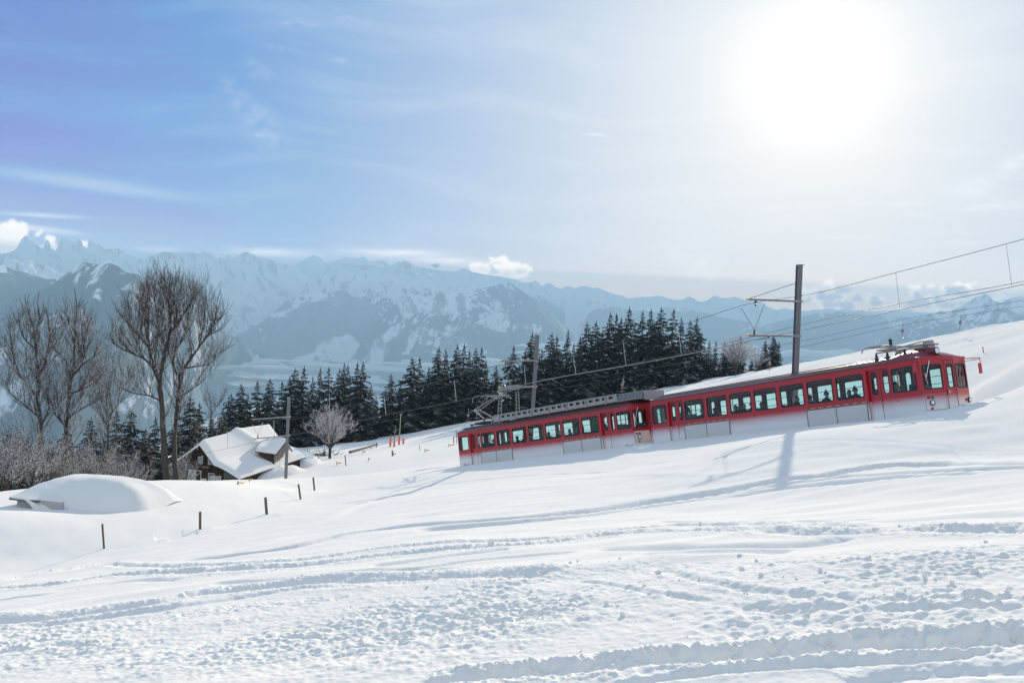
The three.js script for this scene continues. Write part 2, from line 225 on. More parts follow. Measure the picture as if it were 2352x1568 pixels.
function snowDetail(x, z) {
  const d = -z, r = Math.hypot(x, d); if (r > 90 || d < -2) return 0;
  let y = 0.05 * fbm(x * 0.5 + 3, d * 0.8, 2) * ss(r, 2, 8) * ss(r, 90, 40);
  const lump = r < 40 ? fbm(x * 9, d * 9, 3, 0.6) : 0, ft = r < 40 ? fbm(x * 3.3 + 11, d * 3.3, 2) : 0;
  if (r < 40) y += 0.0035 * fbm(x * 16, d * 16, 2) * ss(r, 40, 15);
  const bill = r < 40 ? 1 - 1.6 * Math.abs(n2(x * 8, d * 9.4)) + 0.5 * (1 - 2 * Math.abs(n2(x * 18 + 4, d * 20))) + 0.5 * ft : 0;
  const rough = r < 30 ? roughAt(x, d) : 0;
  if (rough > 0.01) {
    const size = 0.35 + 0.65 * ss(fbm(x * 0.42 + 5, d * 0.55 + 2, 2), -0.35, 0.25), big = n2(x * 3.1 + 7, d * 3.9 + 3), mid = n2(x * 8.6, d * 11.5), sm = n2(x * 19, d * 25);
    y += rough * size * (0.040 * Math.max(-0.12, big) + 0.042 * Math.max(-0.16, mid) + 0.024 * Math.max(-0.25, sm) + 0.006 * lump);
  }
  for (const t of tracks) {
    if (x < t.lo[0] || d < t.lo[1] || x > t.hi[0] || d > t.hi[1]) continue;
    let best = 1e9, sgn = 1, end = 0; const c = t.c, L = c.length - 1;
    for (let i = 0; i < L; i++) {
      const ax = c[i][0], ad = c[i][1], ux = c[i + 1][0] - ax, ud = c[i + 1][1] - ad, k = clamp(((x - ax) * ux + (d - ad) * ud) / (ux * ux + ud * ud + 1e-9), 0, 1), dx = x - ax - k * ux, dd = d - ad - k * ud, q = dx * dx + dd * dd;
      if (q < best) { best = q; sgn = ux * dd - ud * dx > 0 ? 1 : -1; end = (i + k) / L; }
    }
    const fade = ss(end, 0, 0.05) * ss(end, 1, 0.95) || 0; if (!fade) continue;
    const wob = t.chunk * (0.5 * ft + 0.3 * lump) * t.w, q = Math.sqrt(best) * sgn + wob;                                  // sgn > 0: the far side
    y += fade * (-0.42 * t.dep * Math.exp(-((q / t.w) ** 2)) + 0.21 * t.berm * (Math.exp(-(((q - 1.9 * t.w) / (t.w * 1.1)) ** 2)) + 0.5 * Math.exp(-(((q + 1.9 * t.w) / t.w) ** 2))) * (1 + t.chunk * 1.1 * (bill - 0.6)));
    if (t.chunk > 0.25) y += fade * t.chunk * 0.014 * t.w / 0.16 * Math.exp(-((q / (t.w * 3)) ** 2)) * bill;
  }
  return y;
}
const snowBump = noiseTex(512, (u, v) => { let s = 0; for (const [f, a] of [[8, 0.5], [19, 0.3], [43, 0.25], [97, 0.2]]) { const per = (x, y) => n2(x, y); const x = u * f, y = v * f, bx = u, by = v; s += a * (per(x, y) * (1 - bx) * (1 - by) + per(x - f, y) * bx * (1 - by) + per(x, y - f) * (1 - bx) * by + per(x - f, y - f) * bx * by); } return 0.5 + s; });
snowBump.repeat.set(0.8, 0.8);
const M = {};
M.snow = new THREE.MeshPhysicalMaterial({ color: lin(0.735, 0.722, 0.70), roughness: 0.9, specularIntensity: 0, bumpMap: snowBump, bumpScale: 0.004 });
M.softSnow = new THREE.MeshPhysicalMaterial({ color: lin(0.735, 0.722, 0.70), roughness: 0.9, specularIntensity: 0 });
{
  const az = []; const A = 38 * PI / 180, N = 1000;
  for (let i = 0; i <= N; i++) az.push(-A + 2 * A * i / N);
  for (let i = 1; i < 60; i++) az.push(A + (2 * PI - 2 * A) * i / 60);
  const rr = [0.3, 0.7, 1.2, 1.7, 2.2, 2.7, 3.1, 3.4, 3.6]; while (rr[rr.length - 1] < 300) { const r = rr[rr.length - 1]; rr.push(r + Math.min(r < 150 ? 2.2 : 4, r * r / 1560 * (r > 8 && r < 30 ? 0.62 : 0.95))); } while (rr[rr.length - 1] < 5200) rr.push(rr[rr.length - 1] * 1.1);
  const nc = az.length, pos = new Float32Array((rr.length * nc + 1) * 3), uv = new Float32Array((rr.length * nc + 1) * 2), idx = [];
  let k = 0; const put = (x, z) => { pos[k * 3] = x; pos[k * 3 + 1] = groundY(x, z) + snowDetail(x, z); pos[k * 3 + 2] = z; uv[k * 2] = x; uv[k * 2 + 1] = z; k++; };
  put(0, 0);
  for (const r of rr) for (const a of az) put(Math.sin(a) * r, -Math.cos(a) * r);
  for (let i = 0; i < nc; i++) { const j = (i + 1) % nc; idx.push(0, 1 + j, 1 + i); for (let q = 0; q + 1 < rr.length; q++) { const a = 1 + q * nc + i, b = 1 + q * nc + j; idx.push(a, b, a + nc, b, b + nc, a + nc); } }
  const g = new THREE.BufferGeometry(); g.setAttribute('position', new THREE.BufferAttribute(pos, 3)); g.setAttribute('uv', new THREE.BufferAttribute(uv, 2)); g.setIndex(idx); g.computeVertexNormals();
  struct('snow_ground', g, M.snow);
}
// clods of snow thrown up beside the tracks and over the trampled band
{
  const r = rng(31), g = new THREE.IcosahedronGeometry(1, 1), p = g.attributes.position; for (let i = 0; i < p.count; i++) { const v = V().fromBufferAttribute(p, i), k = 0.8 + 0.5 * n2(v.x * 2.1 + 4, v.y * 2.1 + v.z * 1.7); p.setXYZ(i, v.x * k, v.y * k * 0.75, v.z * k); } g.computeVertexNormals();
  const spots = [];
  for (const t of tracks) if (t.chunk > 0.5) for (let i = 0; i < 40; i++) { const c = t.c[Math.floor(r() * t.c.length)], e = t.w * (0.5 + 3 * r() * r()) * (r() < 0.5 ? -1 : 1), x = c[0] + (r() - 0.5) * 0.5, d = c[1] + e, q = Math.hypot(x, d); spots.push([x, d, (0.006 + 0.024 * r() ** 4) * (0.7 + q / 25)]); }
  for (let i = 0; i < 420; i++) { const a = (r() - 0.42) * 1.1, f = bandFar(a), q = f * (1.02 - 0.42 * r()), x = Math.sin(a) * q, d = Math.cos(a) * q; if (r() < 0.3 + 0.7 * ss(a, -0.1, 0.2)) spots.push([x, d, (0.005 + 0.024 * r() ** 4) * (0.7 + q / 25)]); }
  for (const [X, Y, s] of [[1127, 1252, 0.10], [1705, 1310, 0.05], [1985, 1330, 0.07], [2125, 1335, 0.06], [1885, 1320, 0.05], [1430, 1415, 0.055], [1510, 1312, 0.05], [1327, 1290, 0.045], [1310, 1300, 0.05], [1700, 1273, 0.05], [1855, 1415, 0.03], [2240, 1315, 0.07], [1325, 1505, 0.035], [1690, 1505, 0.05]]) { const h = hit(X, Y); spots.push([h.x, -h.z, s * 0.62]); }
  const m = new THREE.InstancedMesh(g, M.clod = new THREE.MeshPhysicalMaterial({ color: lin(0.80, 0.80, 0.79), roughness: 1, specularIntensity: 0, transmission: 0.25, thickness: 0 }), spots.length), q = new THREE.Object3D();
  spots.forEach(([x, d, s], i) => { q.position.set(x, groundY(x, -d) + snowDetail(x, -d) + s * 0.25, -d); q.rotation.set(r() * 6, r() * 6, r() * 6); q.scale.set(s * (0.8 + 0.5 * r()), s * (0.7 + 0.4 * r()), s * (0.8 + 0.5 * r())); q.updateMatrix(); m.setMatrixAt(i, q.matrix); });
  m.name = 'snow_clods'; m.userData = { kind: 'stuff', label: 'loose lumps of snow thrown up along the ski tracks', category: 'snow' }; scene.add(shade(m));
}

// ---------------------------------------------------------------- valley, lake and mountains
const FLOOR = -900;
{
  const cr = new THREE.Color(), az = [], rr = []; for (let i = 0; i <= 300; i++) az.push((-50 + 100 * i / 300) * PI / 180); for (let r = 2600; r < 20500; r *= 1.016) rr.push(r);
  const pos = [], col = [], idx = [], nc = az.length;
  for (const r of rr) for (const a of az) {
    const x = Math.sin(a) * r, z = -Math.cos(a) * r, X = seenAt(V(x, FLOOR, z));
    const hill = Math.max(0, fbm(x * 0.00035 + 3, z * 0.00035, 5)) * 200 * ss(r, 4000, 8000) + 190 * Math.exp(-(((x + 4600) / 1900) ** 2) - (((z + 9400) / 520) ** 2));
    pos.push(x, FLOOR + hill, z);
    const f = ss(fbm(x * 0.0011 + 2, z * 0.0016 + 8, 5, 0.6) + hill * 0.0006, 0.14, 0.24), t = fbm(x * 0.006, z * 0.006, 3);
    cr.setRGB(lerp(0.74, 0.05, f) * (1 + 0.2 * t), lerp(0.76, 0.075, f) * (1 + 0.2 * t), lerp(0.8, 0.085, f) * (1 + 0.2 * t)); col.push(cr.r, cr.g, cr.b);
  }
  for (let q = 0; q + 1 < rr.length; q++) for (let i = 0; i + 1 < nc; i++) { const a = q * nc + i; idx.push(a, a + 1, a + nc, a + 1, a + nc + 1, a + nc); }
  const g = new THREE.BufferGeometry(); g.setAttribute('position', new THREE.Float32BufferAttribute(pos, 3)); g.setAttribute('color', new THREE.Float32BufferAttribute(col, 3)); g.setIndex(idx); g.computeVertexNormals();
  struct('valley_floor', g, new THREE.MeshStandardMaterial({ vertexColors: true, roughness: 1 }));
  const onFloor = (X, Y) => { const r = rayTo(X, Y); return r.multiplyScalar((FLOOR + 30) / r.y); };
  const lk = [[60, 905], [200, 893], [330, 884], [470, 878], [530, 884], [590, 890], [640, 905], [560, 930], [470, 960], [380, 1010], [240, 1060], [40, 1080], [-200, 1040], [-120, 940]].map(([X, Y]) => onFloor(X, Y)), sh = new THREE.Shape(new THREE.CatmullRomCurve3(lk.map((p) => V(p.x, -p.z, 0)), true, 'catmullrom', 0.4).getPoints(120).map((p) => new THREE.Vector2(p.x, p.y)));
  const lg = new THREE.ShapeGeometry(sh, 4); lg.rotateX(-PI / 2); lg.translate(0, FLOOR + 30, 0);
  struct('lake', lg, mat(0.05, 0.10, 0.11, 0.22));
}
// one mountain: its crest as seen, with the distance of each point; flanks with spurs and gullies run down to the valley towards dir and behind
function mountain(o) {
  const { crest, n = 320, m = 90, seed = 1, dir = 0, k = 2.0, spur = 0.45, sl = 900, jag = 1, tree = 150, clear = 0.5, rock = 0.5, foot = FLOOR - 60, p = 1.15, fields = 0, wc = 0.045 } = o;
  const c = new THREE.CatmullRomCurve3(crest.map(([X, Y, d]) => P(X, Y, d)), false, 'centripetal', 0.5).getSpacedPoints(n), D = V(Math.sin(dir), 0, Math.cos(dir)), pos = [], col = [], idx = [], rows = m + 10;
  let along = 0; const hs = [], wide = c.map((p, i) => { let a = 0, b = 0; for (let q = -70; q <= 70; q += 2) { const e = Math.exp(-((q / 32) ** 2)), h = c[clamp(i + q, 0, n)]; a += e * h.y; b += e; } return a / b; });
  for (let i = 0; i <= n; i++) {
    if (i) along += c[i].distanceTo(c[i - 1]);
    const px = c[i].length() / FL;                                                             // metres to a display pixel
    const top = c[i].y + jag * px * (2.2 * fbm(along / (px * 26), seed, 4, 0.6)), own = top - foot, big = wide[i] - foot;
    for (let j = 0; j <= rows; j++) {
      const back = j < 10, t = back ? (10 - j) / 10 : ((j - 10) / m) ** 1.25, H = lerp(own, big, ss(t, 0, 0.1) * 0.95), w = (back ? -1 : 1) * t * big * k, s1 = along / sl, wq = w / (sl * 1.7) + seed * 3.1, r1 = ridged(s1 + 0.45 * n2(s1 * 0.8, wq * 0.8 + seed) + 0.12 * n2(s1 * 4, wq * 4), wq + 0.4 * n2(s1 * 0.9 + 7, wq), 5), f1 = fbm(along / (sl * 0.32) + seed, w / (sl * 0.32), 4, 0.55);
      const env = Math.sin(PI * Math.min(1, t * 1.15 + 0.02)) ** 0.8, y = foot + H * (1 - t) ** p + H * env * spur * 0.5 * (r1 - 0.6) + H * env * 0.07 * f1;
      const off = Math.min(1, t * 6) * sl * (0.22 * n2(s1 * 0.9 + 3, w / sl + seed) + 0.07 * n2(s1 * 2.6, w / sl * 2.6 + seed)), wide2 = w * (1 + 0.35 * n2(s1 * 0.5 + seed * 5, 2.2)), x = c[i].x + D.x * wide2 + D.z * off, z = c[i].z + D.z * wide2 - D.x * off;
      pos.push(x, y, z); hs.push(r1);
      const q = fbm(x / 420 + seed, z / 420, 5, 0.62), q2 = fbm(x / 1500 + seed * 2, z / 1500 + 4, 3), q3 = fbm(along / 130 + 5, y / 330, 4, 0.65);
      const q4 = fbm(along / 340 + seed, y / 200 + seed, 4, 0.6); let wood = ss(tree + 260 * q2 + 240 * q + 240 * fbm(x / 95, z / 95, 3, 0.7) - y, -25, 45) * (1 - ss(q2 * 0.9 + q * 0.4 + q4 * 0.6 + 0.35 * fbm(x / 80 + 9, z / 80, 3, 0.7), clear - 0.05, clear + 0.03));
      if (fields) wood *= 1 - ss(fbm(x / 900 + 1, z / 600 + seed, 3) + fields * ss(t, 0.35, 0.75), 0.34, 0.44);
      const rk = ss(q3 + 0.5 * q + (r1 - 0.6) * 0.7, 0.62 - rock * 0.55, 0.78 - rock * 0.5) * 0.75 * (1 - wood), tx = 1 + 0.35 * q3;
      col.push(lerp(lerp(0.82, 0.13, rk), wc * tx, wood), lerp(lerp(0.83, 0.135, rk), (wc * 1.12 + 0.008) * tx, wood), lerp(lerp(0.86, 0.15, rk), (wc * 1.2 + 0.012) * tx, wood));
    }
  }
  const R = rows + 1; for (let i = 0; i < n; i++) for (let j = 0; j < rows; j++) { const a = i * R + j; idx.push(a, a + 1, a + R, a + 1, a + R + 1, a + R); }
  const g = new THREE.BufferGeometry(); g.setAttribute('position', new THREE.Float32BufferAttribute(pos, 3)); g.setAttribute('color', new THREE.Float32BufferAttribute(col, 3)); g.setIndex(idx); g.computeVertexNormals();
  struct('mountain', g, M.rockSnow ??= new THREE.MeshStandardMaterial({ vertexColors: true, roughness: 1 }));
}
// crest points from zooms of the photograph: source = origin + zoomed / scale, all at distances d
const from = (ox, oy, sc, d, f) => { const out = []; for (let i = 0; i < f.length; i += 2) { const D = typeof d === 'function' ? d(f[i]) : d; out.push([(ox + f[i] / sc) * 0.9408, (oy + f[i + 1] / sc) * 0.9408, D * (1 + 0.03 * Math.sin(f[i] * 0.004))]); }; return out; };
const zA = (d, f) => from(0, 500, 2.94, d, f), zB = (d, f) => from(600, 550, 2.613, d, f), zC = (d, f) => from(1150, 700, 2.94, d, f), zD = (d, f) => from(1500, 550, 2.352, d, f);
// snowy peaks far left and the long snow ridge
mountain({ seed: 1, dir: 0.5, spur: 0.34, n: 400, m: 60, tree: -700, rock: 0.75, jag: 1.2, sl: 1500, crest: zA(15500, [-160, 350, -60, 352, 40, 345, 100, 325, 130, 285, 152, 245, 172, 230, 195, 218, 215, 240, 242, 252, 280, 300, 305, 308, 320, 280, 330, 246, 347, 254, 370, 310, 400, 318, 422, 270, 440, 243, 455, 232, 500, 255, 545, 265, 570, 248, 600, 296, 622, 306, 640, 265, 700, 285, 770, 320, 860, 318, 910, 350, 1000, 380, 1050, 380, 1120, 355, 1210, 338, 1250, 348, 1330, 338, 1430, 350, 1455, 330, 1480, 342, 1500, 335, 1560, 365, 1610, 385, 1640, 355, 1680, 375, 1730, 350, 1790, 342, 1850, 370, 1920, 390, 1990, 415, 2060, 430, 2130, 470, 2200, 500, 2300, 560, 2420, 620]) });
// pale peaks on the horizon
mountain({ seed: 2, dir: 0.1, n: 320, m: 44, tree: -900, rock: 0.55, sl: 2000, crest: zB(20000, [220, 300, 300, 260, 380, 215, 430, 190, 480, 210, 510, 235, 580, 225, 650, 200, 720, 212, 755, 200, 790, 230, 870, 222, 920, 250, 980, 230, 1040, 255, 1120, 265, 1200, 280, 1290, 290, 1340, 290, 1380, 270, 1480, 300, 1620, 325, 1720, 345, 1800, 370, 1850, 350, 1890, 380, 1930, 368, 2000, 400, 2060, 390, 2100, 400, 2140, 385, 2220, 400, 2250, 400, 2330, 430, 2352, 440]) });
mountain({ seed: 3, dir: -0.15, n: 320, m: 44, tree: -900, rock: 0.5, sl: 2000, crest: [...zC(19500, [900, 15, 1000, 50, 1080, 60, 1130, 80, 1180, 75, 1215, 65, 1260, 70, 1360, 65, 1440, 90, 1500, 95, 1570, 72, 1640, 105, 1690, 100, 1750, 62, 1800, 80, 1890, 75, 1960, 95, 2050, 100, 2140, 145, 2200, 165, 2260, 155]), ...zD(19800, [930, 488, 1000, 480, 1100, 490, 1170, 480, 1270, 480, 1350, 485, 1500, 495, 1650, 490, 1800, 500, 2100, 520])] });
mountain({ seed: 4, dir: -0.3, n: 200, m: 44, tree: 200, rock: 0.3, sl: 1500, crest: zD(14500, [760, 600, 860, 575, 960, 548, 1050, 530, 1110, 515, 1150, 505, 1200, 500, 1270, 495, 1330, 505, 1480, 510, 1560, 520, 1690, 530, 1800, 540]) });
mountain({ seed: 14, dir: -0.2, n: 160, m: 44, tree: 100, rock: 0.3, sl: 1500, crest: zD(15500, [-140, 500, -60, 455, 20, 470, 120, 490, 240, 480, 330, 470, 420, 478, 520, 500, 640, 530, 780, 560]) });
// the jagged peak on the right
mountain({ seed: 5, dir: -0.55, n: 320, m: 90, tree: 60, clear: 0.35, rock: 0.85, jag: 1.1, sl: 900, crest: zD(10800, [1400, 770, 1480, 705, 1560, 640, 1650, 580, 1730, 540, 1800, 515, 1870, 490, 1910, 495, 1990, 460, 2030, 435, 2060, 420, 2080, 408, 2095, 408, 2130, 395, 2145, 400, 2160, 412, 2170, 427, 2220, 445, 2260, 430, 2300, 415, 2352, 412, 2450, 425, 2600, 400, 2800, 430]) });
// ridges in the middle distance
mountain({ seed: 6, dir: 0.05, n: 320, m: 80, tree: -100, clear: 0.3, rock: 0.5, sl: 1100, crest: zB(13200, [240, 500, 320, 430, 380, 380, 440, 340, 520, 325, 560, 318, 620, 300, 680, 315, 770, 320, 840, 322, 930, 325, 1000, 350, 1070, 385, 1170, 400, 1220, 430, 1300, 440, 1380, 410, 1480, 395, 1560, 420]) });
mountain({ seed: 16, dir: 0.0, n: 160, m: 44, tree: 100, clear: 0.4, rock: 0.4, sl: 1100, crest: zB(16000, [1160, 400, 1230, 370, 1300, 385, 1380, 400, 1450, 385, 1560, 420, 1700, 470, 1820, 462, 1880, 445, 1950, 490, 2030, 540]) });
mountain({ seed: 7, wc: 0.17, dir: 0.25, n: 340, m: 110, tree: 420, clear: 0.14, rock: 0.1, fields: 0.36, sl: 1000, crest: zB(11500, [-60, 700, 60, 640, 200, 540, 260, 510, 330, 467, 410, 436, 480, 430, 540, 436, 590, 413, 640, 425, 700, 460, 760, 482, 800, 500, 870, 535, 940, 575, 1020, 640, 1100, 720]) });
// the pyramid in the centre
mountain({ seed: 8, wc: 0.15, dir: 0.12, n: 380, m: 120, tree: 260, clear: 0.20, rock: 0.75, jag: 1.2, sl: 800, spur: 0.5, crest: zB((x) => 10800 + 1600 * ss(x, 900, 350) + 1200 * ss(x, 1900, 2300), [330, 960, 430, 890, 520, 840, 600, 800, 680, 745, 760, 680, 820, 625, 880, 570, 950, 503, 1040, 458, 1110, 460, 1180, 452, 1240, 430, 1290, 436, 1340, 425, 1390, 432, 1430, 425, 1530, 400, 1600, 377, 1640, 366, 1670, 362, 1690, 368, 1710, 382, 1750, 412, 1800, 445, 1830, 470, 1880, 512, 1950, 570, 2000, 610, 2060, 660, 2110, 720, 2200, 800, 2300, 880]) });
// behind the bare trees on the left
mountain({ seed: 10, dir: 0.4, n: 200, m: 70, tree: -300, rock: 0.6, sl: 700, crest: zA(9500, [-200, 380, 0, 398, 100, 393, 150, 402, 200, 400, 240, 412, 290, 430, 330, 445, 370, 462, 450, 500, 560, 560]) });
mountain({ seed: 9, dir: 0.5, n: 240, m: 90, tree: 250, clear: 0.12, rock: 0.3, sl: 500, crest: zA(7600, [-260, 440, -100, 415, 0, 430, 60, 445, 110, 468, 190, 490, 250, 510, 330, 532, 400, 540, 500, 580, 640, 640]) });
mountain({ seed: 11, dir: 0.18, n: 420, m: 120, tree: 190, clear: 0.30, rock: 0.5, jag: 0.9, spur: 0.6, sl: 560, crest: zA((x) => 6000 + 5000 * ss(x, 900, 2200), [-420, 960, -200, 860, 0, 775, 60, 757, 130, 725, 200, 690, 270, 640, 330, 592, 390, 555, 460, 505, 510, 470, 560, 440, 620, 416, 700, 420, 730, 412, 760, 412, 810, 432, 860, 455, 900, 480, 970, 500, 1030, 540, 1100, 580, 1200, 645, 1300, 722, 1400, 800, 1500, 880, 1600, 930, 1680, 975, 1750, 1010, 1900, 1085, 2000, 1125, 2150, 1162, 2300, 1172]) });

// ---------------------------------------------------------------- trees
M.bark = mat(0.05, 0.042, 0.036, 0.95);
M.twig = new THREE.MeshStandardMaterial({ vertexColors: true, roughness: 0.9 });
M.needle = new THREE.MeshStandardMaterial({ vertexColors: true, roughness: 0.85 });
class Soup {                                                       // triangles with a colour each
  constructor() { this.p = []; this.c = []; }
  tri(a, b, c, k) { this.p.push(a.x, a.y, a.z, b.x, b.y, b.z, c.x, c.y, c.z); for (let i = 0; i < 3; i++) this.c.push(k[0], k[1], k[2]); }
  seg(a, b, r0, r1, k0, k1 = k0) {                                  // a three-sided twig
    const d = b.clone().sub(a).normalize(), u = (Math.abs(d.y) < 0.9 ? V(0, 1, 0) : V(1, 0, 0)).cross(d).normalize(), v = d.clone().cross(u);
    const R = [0, 1, 2].map((i) => { const t = i * 2.0944; return u.clone().multiplyScalar(Math.cos(t)).addScaledVector(v, Math.sin(t)); });
    for (let i = 0; i < 3; i++) { const p = R[i], q = R[(i + 1) % 3], A = a.clone().addScaledVector(p, r0), B = a.clone().addScaledVector(q, r0), C = b.clone().addScaledVector(p, r1), D = b.clone().addScaledVector(q, r1); this.tri(A, B, C, k0); this.tri(B, D, C, k1); }
  }
  geo() { const g = new THREE.BufferGeometry(); g.setAttribute('position', new THREE.Float32BufferAttribute(this.p, 3)); g.setAttribute('color', new THREE.Float32BufferAttribute(this.c, 3)); g.computeVertexNormals(); return g; }
}
// a spruce 1 unit tall: whorls of drooping boughs, each a row of ragged needle sprays, some dusted with rime
function spruceGeo(seed, { fat = 0.2, bare = 0.04, frost = 0.16, gap = 0.1, whorls = 42 } = {}) {
  const r = rng(seed), s = new Soup(), lean = V((r() - 0.5) * 0.02, 0, (r() - 0.5) * 0.02);
  for (let w = 0; w < whorls; w++) {
    const t = bare + (1 - bare) * ((w + 0.6 * (r() - 0.5)) / whorls) ** 0.92, R = 1.5 * fat * (1 - t) ** 0.76 * (0.72 + 0.5 * r()) * ss(t, bare - 0.05, bare + 0.1) ** 0.4 + 0.008, nb = Math.round(3 + 3.4 * (1 - t) + r());
    for (let b = 0; b < nb; b++) {
      if (r() < gap) continue;
      const a = (b + r() * 0.8) / nb * 2 * PI + w * 2.4, L = R * (0.48 + 0.66 * r()), dir = V(Math.cos(a), 0, Math.sin(a)), side = V(-dir.z, 0, dir.x), y0 = t + (r() - 0.5) * 0.045 * (1.1 - t), drop = L * (0.34 + 0.3 * r()) * (1 - 0.5 * t), n = Math.max(2, Math.round(2 + L * 22));
      const at = (q) => V(0, y0, 0).addScaledVector(lean, t).addScaledVector(dir, L * q).add(V(0, -drop * q * q + (q > 0.75 ? (q - 0.75) * L * 0.5 : 0), 0));
      for (let k = 0; k < n; k++) {
        const q = (k + 0.5) / n, c = at(q), e = at(Math.min(1.12, q + 1.25 / n)), wd = L * (0.30 - 0.13 * q) * (0.7 + 0.6 * r()), hang = (0.010 + 0.05 * L) * (0.7 + 0.9 * r());
        const g = 0.6 + 0.7 * r(), fr = r() < (frost + 0.07) * (0.4 + q), K = fr ? [0.20 * g, 0.205 * g, 0.215 * g] : [0.034 * g, 0.037 * g, 0.028 * g], K2 = r() < frost * 0.7 ? [0.13 * g, 0.13 * g, 0.14 * g] : [0.024 * g, 0.027 * g, 0.020 * g], K3 = [0.020 * g, 0.022 * g, 0.016 * g];
        const l = c.clone().addScaledVector(side, wd).add(V(0, -hang * 0.55, 0)).addScaledVector(dir, 0.35 * wd), rt = c.clone().addScaledVector(side, -wd).add(V(0, -hang * 0.55, 0)).addScaledVector(dir, 0.35 * wd);
        s.tri(at(q - 0.5 / n), l, e, K); s.tri(at(q - 0.5 / n), e, rt, K2);
        s.tri(c, e, c.clone().lerp(e, 0.5 + 0.5 * r()).add(V(0, -hang * 1.5, 0)), K3);
        s.tri(l, c, l.clone().lerp(c, 0.4).add(V(0, -hang, 0)).addScaledVector(dir, -0.2 * wd), K3);
      }
    }
  }
  for (let i = 0; i < 5; i++) { const a = i * 1.26; s.tri(V(0, 1.03, 0), V(Math.cos(a) * 0.010, 0.95, Math.sin(a) * 0.010), V(Math.cos(a + 1) * 0.010, 0.955, Math.sin(a + 1) * 0.010), [0.03, 0.035, 0.03]); }
  return s.geo();
}
const trunkGeo = new THREE.CylinderGeometry(0.0015, 0.013, 1, 7, 1).translate(0, 0.5, 0);
const spruces = [[41, { fat: 0.19 }], [42, { fat: 0.15, frost: 0.2 }], [43, { fat: 0.22, gap: 0.16 }], [44, { fat: 0.13, bare: 0.22, gap: 0.2, frost: 0.2 }], [45, { fat: 0.17, bare: 0.12, gap: 0.24, whorls: 36 }], [46, { fat: 0.24, whorls: 36, frost: 0.12 }], [47, { fat: 0.2, frost: 0.5, whorls: 40 }]].map(([s, o]) => spruceGeo(s, o));
function spruce(kind, p, h, w, turn, label, group) {
  const t = thing('spruce_tree', label, 'tree', p, group); t.rotation.y = turn; t.scale.set(h * w, h, h * w);
  part('trunk', trunkGeo, M.bark, t); part('crown', spruces[kind], M.needle, t); return t;
}
